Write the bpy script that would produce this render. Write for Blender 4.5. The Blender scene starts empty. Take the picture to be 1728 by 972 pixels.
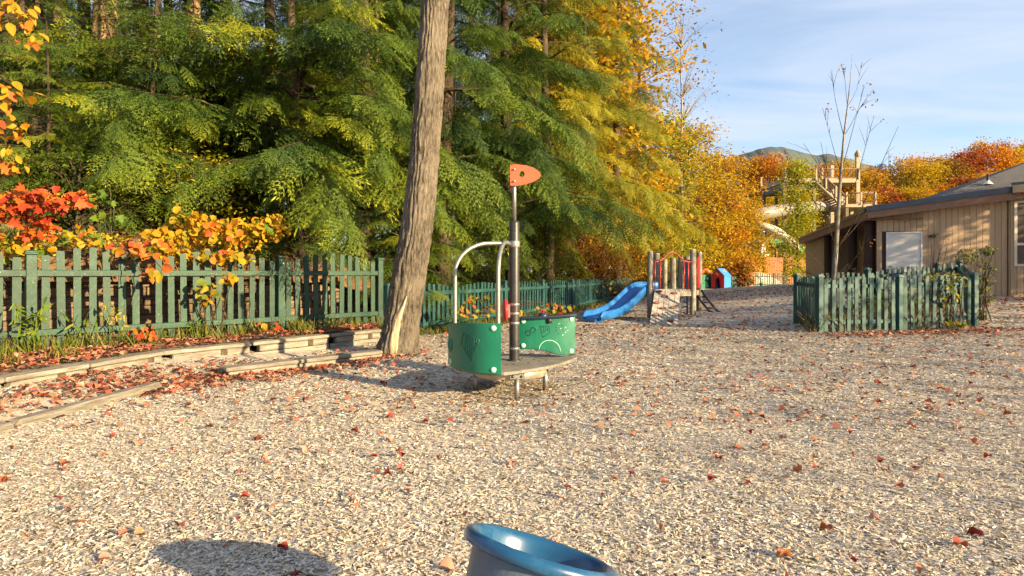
import bpy, bmesh, math, random
import numpy as np
from mathutils import Vector, Matrix, Quaternion

scene = bpy.context.scene
COL = scene.collection
R = math.radians
CAMH, HOR, FPX = 1.25, 461.0, 1000.0

# ------------------------------------------------------------------ camera
cam_d = bpy.data.cameras.new('camera')
cam_d.sensor_width = 36.0
cam_d.lens = 36.0 * FPX / 1728.0
cam_d.shift_y = -(486.0 - HOR) / 1728.0
cam_d.clip_start = 0.05
cam_d.clip_end = 9000.0
cam = bpy.data.objects.new('camera', cam_d)
cam.location = (0, 0, CAMH)
cam.rotation_euler = (R(90), 0, 0)
COL.objects.link(cam)
scene.camera = cam

# ------------------------------------------------------------------ sky and sun
SUN_EL, SUN_AZ = 16.0, 124.5            # azimuth clockwise from +Y
sdir = Vector((math.sin(R(SUN_AZ)) * math.cos(R(SUN_EL)), math.cos(R(SUN_AZ)) * math.cos(R(SUN_EL)), math.sin(R(SUN_EL))))
sun_d = bpy.data.lights.new('sun', 'SUN')
sun_d.energy = 4.2
sun_d.angle = R(0.6)
sun_d.color = (1.0, 0.77, 0.43)
sun = bpy.data.objects.new('sun', sun_d)
sun.rotation_euler = sdir.to_track_quat('Z', 'Y').to_euler()
COL.objects.link(sun)

world = bpy.data.worlds.new('World')
scene.world = world
world.use_nodes = True
nt = world.node_tree
nt.nodes.clear()
N = nt.nodes.new
L = nt.links.new
sky = N('ShaderNodeTexSky')
sky.sky_type = 'NISHITA'
sky.sun_disc = False
sky.sun_elevation = R(SUN_EL)
sky.sun_rotation = R(SUN_AZ)
sky.altitude = 400
sky.air_density = 1.0
sky.dust_density = 0.6
sky.ozone_density = 1.6
tc = N('ShaderNodeTexCoord')
sep = N('ShaderNodeSeparateXYZ')
L(tc.outputs['Generated'], sep.inputs[0])
zz = N('ShaderNodeMath'); zz.operation = 'MAXIMUM'; zz.inputs[1].default_value = 0.0
L(sep.outputs[2], zz.inputs[0])
za = N('ShaderNodeMath'); za.operation = 'ADD'; za.inputs[1].default_value = 0.12
L(zz.outputs[0], za.inputs[0])
dx = N('ShaderNodeMath'); dx.operation = 'DIVIDE'; L(sep.outputs[0], dx.inputs[0]); L(za.outputs[0], dx.inputs[1])
dy = N('ShaderNodeMath'); dy.operation = 'DIVIDE'; L(sep.outputs[1], dy.inputs[0]); L(za.outputs[0], dy.inputs[1])
cmb = N('ShaderNodeCombineXYZ'); L(dx.outputs[0], cmb.inputs[0]); L(dy.outputs[0], cmb.inputs[1])
cmap = N('ShaderNodeMapping'); cmap.inputs['Rotation'].default_value = (0, 0, R(14)); cmap.inputs['Scale'].default_value = (0.34, 1.05, 1)
L(cmb.outputs[0], cmap.inputs[0])
cn = N('ShaderNodeTexNoise'); cn.inputs['Scale'].default_value = 1.5; cn.inputs['Detail'].default_value = 9
cn.inputs['Roughness'].default_value = 0.56; cn.inputs['Distortion'].default_value = 0.55
L(cmap.outputs[0], cn.inputs['Vector'])
cr = N('ShaderNodeValToRGB')
cr.color_ramp.elements[0].position = 0.40; cr.color_ramp.elements[0].color = (0.30, 0.30, 0.30, 1)
cr.color_ramp.elements[1].position = 0.66; cr.color_ramp.elements[1].color = (0.95, 0.95, 0.95, 1)
L(cn.outputs[0], cr.inputs[0])
mixc = N('ShaderNodeMix'); mixc.data_type = 'RGBA'
L(cr.outputs[0], mixc.inputs['Factor'])
hs = N('ShaderNodeHueSaturation'); hs.inputs['Saturation'].default_value = 1.1; hs.inputs['Value'].default_value = 0.60
L(sky.outputs[0], hs.inputs['Color']); L(hs.outputs[0], mixc.inputs[6])
mixc.inputs[7].default_value = (1.8, 2.0, 2.4, 1)
bg = N('ShaderNodeBackground')
bg.inputs[1].default_value = 0.108
L(mixc.outputs[2], bg.inputs[0])
wo = N('ShaderNodeOutputWorld')
L(bg.outputs[0], wo.inputs[0])

scene.view_settings.view_transform = 'Standard'
scene.view_settings.look = 'None'
scene.view_settings.gamma = 1.0
scene.view_settings.exposure = 2.05
scene.view_settings.use_curve_mapping = False
scene.render.engine = 'CYCLES'
cy = scene.cycles
cy.max_bounces = 4; cy.diffuse_bounces = 2; cy.glossy_bounces = 2; cy.transmission_bounces = 2; cy.transparent_max_bounces = 4
cy.use_denoising = True
cy.use_adaptive_sampling = True
cy.adaptive_threshold = 0.015
cy.use_light_tree = False
cy.sample_clamp_indirect = 6.0
cy.caustics_reflective = False; cy.caustics_refractive = False

# ------------------------------------------------------------------ helpers
def at(px, py, d):
    """Where a thing seen at that pixel of the photograph stands, given its distance in metres."""
    return Vector(((px - 864.0) * d / FPX, d, CAMH - (py - HOR) * d / FPX))

WM = {}
def link(o, parent=None, M=None):
    COL.objects.link(o)
    M = M if M is not None else Matrix.Identity(4)
    o.matrix_basis = M
    WM[o.name] = M.copy()
    if parent is not None:
        o.parent = parent
        o.matrix_parent_inverse = WM[parent.name].inverted()
    return o

def T(x, y=None, z=None):
    return Matrix.Translation(x if y is None else (x, y, z))
def RZ(a): return Matrix.Rotation(a, 4, 'Z')
def RX(a): return Matrix.Rotation(a, 4, 'X')
def RY(a): return Matrix.Rotation(a, 4, 'Y')
def SC(x, y, z): return Matrix.Diagonal((x, y, z, 1))

def obj(name, mesh, m=None, parent=None, M=None):
    o = bpy.data.objects.new(name, mesh)
    if m is not None:
        if len(mesh.materials) == 0:
            mesh.materials.append(m)
        elif mesh.materials[0] != m:
            o.material_slots[0].link = 'OBJECT'
            o.material_slots[0].material = m
    return link(o, parent, M)

def tag(o, label=None, cat=None, group=None, kind=None):
    if label: o['label'] = label
    if cat: o['category'] = cat
    if group: o['group'] = group
    if kind: o['kind'] = kind
    return o

def thing(name, label, cat, loc=(0, 0, 0), group=None):
    o = bpy.data.objects.new(name, None)
    o.empty_display_size = 0.2
    link(o, None, T(Vector(loc)))
    return tag(o, label, cat, group)

class MB:
    """Collects boxes, tubes, lathes and prisms into one mesh."""
    def __init__(s): s.v = []; s.f = []; s.sm = []
    def add(s, vs, fs, smooth=False):
        b = len(s.v)
        s.v += [tuple(v) for v in vs]
        s.f += [tuple(i + b for i in f) for f in fs]
        s.sm += [smooth] * len(fs)
        return s
    def box(s, c, size, M=None, ch=0.0):
        hx, hy, hz = size[0] / 2, size[1] / 2, size[2] / 2
        c = Vector(c)
        if ch <= 0:
            vs = [Vector((x * hx, y * hy, z * hz)) for z in (-1, 1) for y in (-1, 1) for x in (-1, 1)]
            fs = [(0, 2, 3, 1), (4, 5, 7, 6), (0, 1, 5, 4), (2, 6, 7, 3), (0, 4, 6, 2), (1, 3, 7, 5)]
        else:
            bm = bmesh.new(); bmesh.ops.create_cube(bm, size=1)
            for v in bm.verts: v.co = Vector((v.co.x * 2 * hx, v.co.y * 2 * hy, v.co.z * 2 * hz))
            bmesh.ops.bevel(bm, geom=bm.edges[:], offset=min(ch, hx * .9, hy * .9, hz * .9), segments=1, affect='EDGES')
            bm.verts.index_update()
            vs = [v.co.copy() for v in bm.verts]; fs = [[v.index for v in f.verts] for f in bm.faces]; bm.free()
        if M is not None: vs = [M @ v for v in vs]
        return s.add([v + c for v in vs], fs)
    def tube(s, pts, rad, seg=10, cap=True, jit=None):
        pts = [Vector(p) for p in pts]
        if not isinstance(rad, (list, tuple)): rad = [rad] * len(pts)
        vs = []; ref = None
        for i, p in enumerate(pts):
            t = (pts[min(i + 1, len(pts) - 1)] - pts[max(i - 1, 0)])
            t = t.normalized() if t.length > 1e-9 else Vector((0, 0, 1))
            if ref is None:
                ref = Vector((1, 0, 0)) if abs(t.x) < .9 else Vector((0, 1, 0))
            u = (ref - t * ref.dot(t)).normalized(); w = t.cross(u); ref = u
            for k in range(seg):
                a = 2 * math.pi * k / seg
                r = rad[i] * (jit(i, k) if jit else 1)
                vs.append(p + (u * math.cos(a) + w * math.sin(a)) * r)
        fs = []
        for i in range(len(pts) - 1):
            for k in range(seg):
                a = i * seg + k; b = i * seg + (k + 1) % seg
                fs.append((a, b, b + seg, a + seg))
        b0 = len(s.v); s.add(vs, fs, True)
        if cap:
            s.f.append(tuple(b0 + k for k in reversed(range(seg)))); s.sm.append(False)
            e = b0 + (len(pts) - 1) * seg
            s.f.append(tuple(e + k for k in range(seg))); s.sm.append(False)
        return s
    def lathe(s, prof, seg=32, M=None, cap=False):
        vs = []
        for r, z in prof:
            for k in range(seg):
                a = 2 * math.pi * k / seg
                vs.append(Vector((r * math.cos(a), r * math.sin(a), z)))
        if M is not None: vs = [M @ v for v in vs]
        fs = []
        for i in range(len(prof) - 1):
            for k in range(seg):
                a = i * seg + k; b = i * seg + (k + 1) % seg
                fs.append((a, b, b + seg, a + seg))
        b0 = len(s.v); s.add(vs, fs, True)
        if cap:
            s.f.append(tuple(b0 + k for k in reversed(range(seg)))); s.sm.append(False)
            e = b0 + (len(prof) - 1) * seg
            s.f.append(tuple(e + k for k in range(seg))); s.sm.append(False)
        return s
    def prism(s, poly, n, M=None):
        """poly: 2-D outline in local XZ, extruded along local Y by n (from -n/2 to n/2)."""
        k = len(poly)
        vs = [Vector((x, -n / 2, z)) for x, z in poly] + [Vector((x, n / 2, z)) for x, z in poly]
        if M is not None: vs = [M @ v for v in vs]
        fs = [tuple(range(k)), tuple(reversed(range(k, 2 * k)))]
        fs += [(i, i + k, (i + 1) % k + k, (i + 1) % k) for i in range(k)]
        return s.add(vs, fs)
    def mesh(s, name='m'):
        me = bpy.data.meshes.new(name)
        me.from_pydata(s.v, [], s.f)
        me.polygons.foreach_set('use_smooth', s.sm)
        me.update()
        return me
    def build(s, name, m, parent=None, M=None):
        return obj(name, s.mesh(name), m, parent, M)

def fast_mesh(name, V, F, rnd=None):
    """V (n,3) float, F (m,k) int: all faces with k corners; rnd per-vertex float attribute."""
    V = np.asarray(V, np.float32); F = np.asarray(F, np.int32)
    me = bpy.data.meshes.new(name)
    n, k = F.shape
    me.vertices.add(len(V)); me.vertices.foreach_set('co', V.ravel())
    me.loops.add(n * k); me.loops.foreach_set('vertex_index', F.ravel())
    me.polygons.add(n); me.polygons.foreach_set('loop_start', np.arange(0, n * k, k, dtype=np.int32))
    if rnd is not None:
        a = me.attributes.new('rnd', 'FLOAT', 'POINT'); a.data.foreach_set('value', np.asarray(rnd, np.float32))
    me.update(calc_edges=True)
    return me

def nrm(a): return a / np.maximum(np.linalg.norm(a, axis=-1, keepdims=True), 1e-9)

def leaf_quads(C, U, V, fold=0.25):
    """Leaf-shaped diamonds: centre C, half-length vectors U, half-width vectors V -> verts, faces."""
    Nn = nrm(np.cross(U, V)) * np.linalg.norm(V, axis=1, keepdims=True) * fold
    n = len(C)
    Vt = np.empty((n, 4, 3), np.float32)
    Vt[:, 0] = C - U; Vt[:, 1] = C + V + Nn; Vt[:, 2] = C + U; Vt[:, 3] = C - V + Nn
    return Vt.reshape(-1, 3), np.arange(n * 4, dtype=np.int32).reshape(n, 4)

def smooth(a, b, x):
    t = np.clip((x - a) / (b - a), 0, 1)
    return t * t * (3 - 2 * t)

# ------------------------------------------------------------------ materials
def mat(name, c1, c2=None, scale=8.0, stretch=(1, 1, 1), rough=0.7, metal=0.0, bump=0.0, bscale=None, spec=0.4,
        detail=6, lo=0.35, hi=0.65, objrand=0.0, coat=0.0, dirt=None, dscale=2.5, speck=None, sscale=55.0, sthr=.70):
    m = bpy.data.materials.new(name); m.use_nodes = True
    nt = m.node_tree; b = nt.nodes['Principled BSDF']
    N = nt.nodes.new; L = nt.links.new
    b.inputs['Roughness'].default_value = rough
    b.inputs['Metallic'].default_value = metal
    b.inputs['Specular IOR Level'].default_value = spec
    b.inputs['Coat Weight'].default_value = coat
    c2 = c2 or tuple(x * 0.8 for x in c1)
    tc = N('ShaderNodeTexCoord'); oi = N('ShaderNodeObjectInfo')
    off = N('ShaderNodeVectorMath'); off.operation = 'ADD'
    mul = N('ShaderNodeMath'); mul.operation = 'MULTIPLY'; mul.inputs[1].default_value = 37.0
    L(oi.outputs['Random'], mul.inputs[0])
    L(tc.outputs['Object'], off.inputs[0]); L(mul.outputs[0], off.inputs[1])
    mp = N('ShaderNodeMapping'); mp.inputs['Scale'].default_value = stretch
    L(off.outputs[0], mp.inputs[0])
    n = N('ShaderNodeTexNoise'); n.inputs['Scale'].default_value = scale; n.inputs['Detail'].default_value = detail
    n.inputs['Roughness'].default_value = 0.6
    L(mp.outputs[0], n.inputs['Vector'])
    r = N('ShaderNodeValToRGB')
    r.color_ramp.elements[0].position = lo; r.color_ramp.elements[0].color = (*c1, 1)
    r.color_ramp.elements[1].position = hi; r.color_ramp.elements[1].color = (*c2, 1)
    L(n.outputs[0], r.inputs[0])
    out = r.outputs[0]
    if objrand > 0:
        hsv = N('ShaderNodeHueSaturation')
        mr = N('ShaderNodeMapRange'); mr.inputs[3].default_value = 1 - objrand; mr.inputs[4].default_value = 1 + objrand
        L(oi.outputs['Random'], mr.inputs[0]); L(mr.outputs[0], hsv.inputs['Value']); L(out, hsv.inputs['Color'])
        out = hsv.outputs[0]
    if dirt:
        n3 = N('ShaderNodeTexNoise'); n3.inputs['Scale'].default_value = dscale; n3.inputs['Detail'].default_value = 8
        n3.inputs['Roughness'].default_value = 0.7
        L(off.outputs[0], n3.inputs['Vector'])
        r3 = N('ShaderNodeValToRGB')
        r3.color_ramp.elements[0].position = 0.52; r3.color_ramp.elements[0].color = (0, 0, 0, 1)
        r3.color_ramp.elements[1].position = 0.72; r3.color_ramp.elements[1].color = (.75, .75, .75, 1)
        L(n3.outputs[0], r3.inputs[0])
        mx = N('ShaderNodeMix'); mx.data_type = 'RGBA'; L(r3.outputs[0], mx.inputs['Factor']); L(out, mx.inputs[6])
        mx.inputs[7].default_value = (*dirt, 1); out = mx.outputs[2]
    if speck:
        n4 = N('ShaderNodeTexNoise'); n4.inputs['Scale'].default_value = sscale; n4.inputs['Detail'].default_value = 3
        L(off.outputs[0], n4.inputs['Vector'])
        r4 = N('ShaderNodeValToRGB')
        r4.color_ramp.elements[0].position = sthr; r4.color_ramp.elements[0].color = (0, 0, 0, 1)
        r4.color_ramp.elements[1].position = sthr + .04; r4.color_ramp.elements[1].color = (.9, .9, .9, 1)
        L(n4.outputs[0], r4.inputs[0])
        m4 = N('ShaderNodeMix'); m4.data_type = 'RGBA'; L(r4.outputs[0], m4.inputs['Factor']); L(out, m4.inputs[6])
        m4.inputs[7].default_value = (*speck, 1); out = m4.outputs[2]
    L(out, b.inputs['Base Color'])
    if bump > 0:
        n2 = N('ShaderNodeTexNoise'); n2.inputs['Scale'].default_value = bscale or scale * 3; n2.inputs['Detail'].default_value = 5
        L(mp.outputs[0], n2.inputs['Vector'])
        bp = N('ShaderNodeBump'); bp.inputs['Strength'].default_value = bump; bp.inputs['Distance'].default_value = 0.02
        L(n2.outputs[0], bp.inputs['Height']); L(bp.outputs[0], b.inputs['Normal'])
    return m

def leafmat(name, cols, trans=0.4, by='attr', rough=0.55, sat=1.0):
    """cols: list of colours along the per-leaf random value."""
    m = bpy.data.materials.new(name); m.use_nodes = True
    nt = m.node_tree; nt.nodes.clear(); N = nt.nodes.new; L = nt.links.new
    r = N('ShaderNodeValToRGB')
    el = r.color_ramp.elements
    while len(el) < len(cols): el.new(0.5)
    for i, c in enumerate(cols):
        el[i].position = i / max(1, len(cols) - 1); el[i].color = (*c, 1)
    if by == 'attr':
        a = N('ShaderNodeAttribute'); a.attribute_name = 'rnd'; L(a.outputs['Fac'], r.inputs[0])
    else:
        a = N('ShaderNodeObjectInfo')
        tcn = N('ShaderNodeTexCoord'); nn = N('ShaderNodeTexNoise'); nn.inputs['Scale'].default_value = 22; nn.inputs['Detail'].default_value = 3
        L(tcn.outputs['Object'], nn.inputs['Vector'])
        ad = N('ShaderNodeMath'); ad.operation = 'MULTIPLY_ADD'; ad.inputs[1].default_value = 0.5; ad.inputs[2].default_value = -0.25
        L(nn.outputs[0], ad.inputs[0])
        a2 = N('ShaderNodeMath'); a2.operation = 'ADD'; L(a.outputs['Random'], a2.inputs[0]); L(ad.outputs[0], a2.inputs[1]); L(a2.outputs[0], r.inputs[0])
    b = N('ShaderNodeBsdfPrincipled'); b.inputs['Roughness'].default_value = rough; b.inputs['Specular IOR Level'].default_value = 0.25
    t = N('ShaderNodeBsdfTranslucent'); mx = N('ShaderNodeMixShader'); mx.inputs[0].default_value = trans
    L(r.outputs[0], b.inputs['Base Color']); L(r.outputs[0], t.inputs[0])
    L(b.outputs[0], mx.inputs[1]); L(t.outputs[0], mx.inputs[2])
    o = N('ShaderNodeOutputMaterial'); L(mx.outputs[0], o.inputs[0])
    return m

def barkmat(name, c1, c2, sc=9.0, bump=1.0, zs=0.16, moss=None):
    m = bpy.data.materials.new(name); m.use_nodes = True
    nt = m.node_tree; b = nt.nodes['Principled BSDF']; N = nt.nodes.new; L = nt.links.new
    b.inputs['Roughness'].default_value = 0.9; b.inputs['Specular IOR Level'].default_value = 0.15
    tc = N('ShaderNodeTexCoord'); mp = N('ShaderNodeMapping'); mp.inputs['Scale'].default_value = (1, 1, zs)
    L(tc.outputs['Object'], mp.inputs[0])
    v = N('ShaderNodeTexNoise'); v.inputs['Scale'].default_value = sc * 2.4; v.inputs['Detail'].default_value = 8; v.inputs['Roughness'].default_value = .7
    v.inputs['Distortion'].default_value = .6
    L(mp.outputs[0], v.inputs['Vector'])
    r = N('ShaderNodeValToRGB'); r.color_ramp.elements[0].position = .36; r.color_ramp.elements[0].color = (*c2, 1)
    r.color_ramp.elements[1].position = .62; r.color_ramp.elements[1].color = (*c1, 1)
    L(v.outputs[0], r.inputs[0])
    n2 = N('ShaderNodeTexNoise'); n2.inputs['Scale'].default_value = 2.2; n2.inputs['Detail'].default_value = 5
    L(tc.outputs['Object'], n2.inputs['Vector'])
    r2 = N('ShaderNodeValToRGB'); r2.color_ramp.elements[0].position = .45; r2.color_ramp.elements[0].color = (0, 0, 0, 1)
    r2.color_ramp.elements[1].position = .7; r2.color_ramp.elements[1].color = (.6, .6, .6, 1)
    L(n2.outputs[0], r2.inputs[0])
    mx = N('ShaderNodeMix'); mx.data_type = 'RGBA'; L(r2.outputs[0], mx.inputs['Factor']); L(r.outputs[0], mx.inputs[6])
    mx.inputs[7].default_value = (*(moss or tuple(x * 1.3 for x in c1)), 1)
    L(mx.outputs[2], b.inputs['Base Color'])
    bp = N('ShaderNodeBump'); bp.inputs['Strength'].default_value = bump; bp.inputs['Distance'].default_value = 0.10
    L(v.outputs[0], bp.inputs['Height']); L(bp.outputs[0], b.inputs['Normal'])
    return m

M = {}
M['fence'] = mat('fence_green', (.006, .034, .019), (.008, .043, .025), 5, (1, 1, .3), .55, bump=.25, bscale=60, objrand=.16, dirt=(.03, .085, .06), dscale=7, speck=(.30, .33, .24), sscale=30, sthr=.71)
M['fence_cap'] = mat('fence_cap_weathered', (.05, .12, .10), (.16, .20, .18), 14, rough=.7, objrand=.2)
M['fence_teal'] = mat('fence_teal', (.014, .060, .060), (.018, .074, .073), 5, (1, 1, .3), .55, bump=.25, bscale=60, objrand=.18, dirt=(.03, .085, .08), dscale=7, speck=(.22, .27, .24), sscale=30, sthr=.72)
M['timber'] = mat('weathered_timber', (.275, .25, .21), (.13, .112, .088), 3.5, (1, 9, 9), .85, bump=.7, bscale=9, objrand=.16, dirt=(.13, .10, .07), dscale=4)
M['timber_brown'] = mat('old_brown_timber', (.17, .12, .075), (.07, .048, .03), 3.5, (1, 9, 9), .9, bump=.7, bscale=9, objrand=.35, dirt=(.25, .17, .08), dscale=5)
M['timber_dark'] = mat('dark_timber_end', (.10, .07, .045), (.05, .035, .02), 14, rough=.9, bump=.6)
M['greywood'] = mat('grey_wood', (.30, .27, .22), (.15, .125, .095), 4, (9, 9, .7), .85, bump=.6, bscale=10, objrand=.14)
M['greyplank'] = mat('grey_plank', (.40, .37, .33), (.22, .19, .16), 4, (9, 9, .7), .85, bump=.6, bscale=10, objrand=.12)
M['steel'] = mat('galvanised_steel', (.33, .32, .30), (.24, .235, .225), 18, rough=.42, metal=.75, bump=.05)
M['steel_rim'] = mat('drum_steel', (.56, .50, .40), (.40, .35, .28), 9, rough=.4, metal=.55, dirt=(.2, .15, .09))
M['black'] = mat('black_coating', (.022, .021, .022), (.034, .032, .032), 30, rough=.42)
M['green_pl'] = mat('green_plastic', (.004, .135, .078), (.005, .118, .07), 6, rough=.38, spec=.5, dirt=(.03, .20, .13), dscale=3, speck=(.10, .26, .18), sscale=45, sthr=.69)
M['green_dk'] = mat('green_plastic_groove', (.004, .09, .055), (.004, .075, .045), 6, rough=.5)
M['mint'] = mat('mint_bolt_cap', (.42, .66, .52), (.36, .6, .47), 20, rough=.5)
M['navy'] = mat('navy_plastic', (.012, .022, .045), (.018, .03, .055), 12, rough=.35)
M['red_pl'] = mat('red_plastic', (.50, .022, .026), (.42, .02, .025), 10, rough=.42)
M['orange_fl'] = mat('orange_plastic', (.66, .13, .06), (.60, .115, .055), 8, rough=.45)
M['deckgrey'] = mat('deck_coating', (.23, .20, .165), (.15, .135, .115), 7, rough=.75, bump=.3, bscale=80, dirt=(.3, .25, .18), dscale=5)
M['slide_blue'] = mat('slide_blue', (.014, .12, .38), (.018, .14, .42), 4, rough=.36, dirt=(.05, .2, .5))
M['bowl_blue'] = mat('bowl_blue', (.005, .05, .13), (.007, .066, .16), 5, rough=.3, spec=.5, coat=.2, dirt=(.05, .15, .28), dscale=6)
M['bowl_body'] = mat('bowl_body', (.055, .085, .125), (.07, .10, .14), 6, rough=.42, bump=.12, bscale=90, dirt=(.13, .125, .11), dscale=4)
M['red_st'] = mat('red_steel', (.48, .045, .03), (.40, .03, .02), 12, rough=.4)
M['blue_st'] = mat('blue_steel', (.03, .12, .28), (.03, .10, .24), 12, rough=.4)
M['blue_pl'] = mat('playhouse_blue', (.03, .17, .55), (.035, .2, .6), 3, rough=.5)
M['maroon'] = mat('climbing_hold', (.10, .035, .03), (.14, .05, .04), 12, rough=.6)
M['siding'] = mat('tan_siding', (.47, .335, .215), (.41, .29, .185), 3, (6, 6, .5), .75, bump=.25, bscale=20, objrand=.09, dirt=(.35, .24, .15), dscale=1.3)
M['siding_pale'] = mat('pale_siding', (.40, .30, .175), (.35, .26, .15), 3, (6, 6, .5), .75, objrand=.05)
M['fascia'] = mat('brown_fascia', (.235, .135, .085), (.19, .105, .065), 3, (.6, 6, 6), .7)
M['flashing'] = mat('roof_flashing', (.075, .095, .125), (.055, .07, .095), 3, rough=.45, metal=.3)
M['shingle'] = mat('roof_shingle', (.115, .11, .105), (.055, .052, .05), 16, (1, 1, 1), .9, bump=.8, bscale=22)
M['white'] = mat('white_paint', (.72, .71, .68), (.66, .65, .62), 6, rough=.5)
M['door_grey'] = mat('door_pale_grey', (.62, .615, .59), (.57, .565, .54), 3, rough=.55)
M['glass'] = mat('dark_window', (.03, .03, .032), (.05, .048, .045), 2, rough=.06, spec=.8)
M['screen'] = mat('window_screen', (.10, .075, .06), (.07, .055, .045), 90, rough=.7)
M['trimcream'] = mat('cream_trim', (.62, .56, .46), (.56, .50, .41), 6, rough=.6)
M['darkwood'] = mat('dark_log', (.075, .04, .03), (.045, .025, .018), 6, (4, 4, .5), .8, bump=.6)
M['lightwood'] = mat('tower_wood', (.33, .25, .165), (.27, .20, .135), 3, rough=.75, objrand=.08)
M['towerdark'] = mat('tower_dark_wood', (.14, .095, .065), (.10, .07, .05), 3, rough=.8)
M['tube'] = mat('slide_tube_tan', (.25, .215, .175), (.22, .19, .155), 2, rough=.45)
M['tubeW'] = mat('slide_flume_white', (.50, .46, .39), (.45, .41, .35), 2, rough=.4)
M['tubeG'] = mat('slide_flume_green', (.10, .36, .13), (.12, .4, .16), 2, rough=.4)
M['orangewall'] = mat('orange_board', (.50, .115, .045), (.44, .10, .04), 2, (3, 3, .4), .7, objrand=.06)
M['orangedk'] = mat('orange_post', (.25, .07, .04), (.2, .055, .03), 3, rough=.7)
M['sand'] = mat('pale_sand', (.6, .5, .38), (.5, .42, .31), 3, rough=.9)
M['soil'] = mat('bed_soil', (.16, .105, .06), (.27, .18, .10), 26, rough=.95, bump=.8, bscale=40, dirt=(.30, .14, .07), dscale=18)
M['forest'] = mat('leafy_forest_floor', (.06, .034, .018), (.17, .09, .035), 9, rough=.95, bump=.9, bscale=16, dirt=(.26, .11, .035), dscale=6)
M['lawn'] = mat('lawn', (.055, .10, .025), (.085, .14, .035), 3, rough=.95, bump=.5, bscale=60)
M['mount'] = mat('hazy_mountain_forest', (.052, .078, .084), (.080, .102, .098), .02, rough=1.0, bump=1.0, bscale=.05, detail=10, dirt=(.10, .108, .09), dscale=.006)  # forest colour pulled to blue-grey in place of distance haze
M['bark'] = barkmat('grey_brown_bark', (.255, .215, .168), (.042, .03, .021), 15, 1.0, .24)  # dark second colour paints the shadow gaps between bark ridges
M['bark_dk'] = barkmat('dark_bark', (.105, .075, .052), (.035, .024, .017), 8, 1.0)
M['bark_sun'] = barkmat('sunlit_tan_bark', (.34, .225, .12), (.10, .06, .035), 7, 1.0)  # lighter bark copy, sunlight put into the colour of the lit trunks
M['bark_pale'] = barkmat('pale_bark', (.27, .235, .19), (.13, .11, .09), 9, .5)
M['scar'] = mat('bare_wood', (.52, .42, .28), (.36, .26, .15), 4, (8, 8, .8), .85, bump=.5)
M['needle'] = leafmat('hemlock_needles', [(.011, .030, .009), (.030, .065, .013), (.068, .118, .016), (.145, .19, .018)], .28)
M['needle2'] = leafmat('hemlock_needles_yellow_green', [(.014, .036, .009), (.046, .086, .013), (.125, .175, .016), (.28, .30, .02)], .30)  # lighter, yellower ramp than the plain hemlock needles
M['spruce'] = leafmat('spruce_needles', [(.016, .035, .016), (.03, .055, .02), (.045, .07, .022)], .2)
M['yellow'] = leafmat('yellow_leaves', [(0.237, 0.192, 0.015), (0.429, 0.296, 0.013), (0.533, 0.355, 0.015), (0.562, 0.281, 0.013)], .45)
M['gold'] = leafmat('gold_leaves', [(0.326, 0.178, 0.012), (0.488, 0.266, 0.013), (0.562, 0.340, 0.018), (0.459, 0.178, 0.012)], .45)
M['lime'] = leafmat('lime_leaves', [(0.118, 0.170, 0.015), (0.252, 0.281, 0.016), (0.414, 0.385, 0.021), (0.518, 0.400, 0.018)], .45)
M['orange'] = leafmat('orange_leaves', [(0.340, 0.104, 0.012), (0.503, 0.178, 0.013), (0.548, 0.252, 0.015), (0.444, 0.111, 0.013)], .42)
M['red'] = leafmat('red_leaves', [(0.178, 0.037, 0.019), (0.326, 0.063, 0.022), (0.385, 0.104, 0.026), (0.252, 0.074, 0.026)], .4)
M['rust'] = leafmat('rust_leaves', [(0.089, 0.074, 0.016), (0.207, 0.104, 0.018), (0.311, 0.148, 0.016), (0.281, 0.178, 0.018)], .4)
M['brownleaf'] = leafmat('brown_leaves', [(0.163, 0.089, 0.044), (0.252, 0.133, 0.059), (0.311, 0.178, 0.089)], .3)
M['green'] = leafmat('green_leaves', [(0.030, 0.067, 0.009), (0.059, 0.111, 0.013), (0.104, 0.148, 0.015), (0.192, 0.178, 0.016)], .4)
M['weed'] = leafmat('weed_green', [(0.044, 0.074, 0.010), (0.089, 0.118, 0.015), (0.163, 0.163, 0.022), (0.237, 0.163, 0.044)], .35)
M['dry'] = leafmat('dry_grass', [(0.222, 0.170, 0.074), (0.311, 0.244, 0.118), (0.163, 0.133, 0.052), (0.118, 0.133, 0.037)], .3)
M['o_yellow'] = leafmat('shrub_leaf_yellow', [(0.370, 0.126, 0.009), (0.414, 0.215, 0.009), (0.474, 0.259, 0.012), (0.370, 0.244, 0.013), (0.222, 0.192, 0.012)], .4, 'obj')
M['o_orange'] = leafmat('shrub_leaf_orange', [(0.340, 0.052, 0.015), (0.429, 0.089, 0.015), (0.444, 0.126, 0.016), (0.407, 0.163, 0.015)], .4, 'obj')
M['o_red'] = leafmat('maple_leaf_red', [(0.281, 0.026, 0.013), (0.385, 0.056, 0.015), (0.429, 0.096, 0.016)], .4, 'obj')
M['o_green'] = leafmat('maple_leaf_green', [(0.074, 0.148, 0.015), (0.118, 0.185, 0.016), (0.192, 0.200, 0.015)], .4, 'obj')
M['o_vine'] = leafmat('vine_leaf', [(0.074, 0.118, 0.015), (0.178, 0.192, 0.018), (0.311, 0.244, 0.022), (0.370, 0.222, 0.022)], .35, 'obj')
M['o_fallen'] = leafmat('fallen_leaf', [(.17, .02, .018), (.30, .05, .035), (.42, .17, .11), (.44, .25, .18), (.40, .12, .035), (.16, .025, .025)], .12, 'obj', .8)
M['fallen'] = leafmat('fallen_leaf_litter', [(.20, .035, .022), (.38, .10, .06), (.46, .22, .13), (.27, .05, .035), (.40, .20, .10), (.5, .30, .20), (.30, .15, .09)], .12, 'attr', .8)
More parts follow.
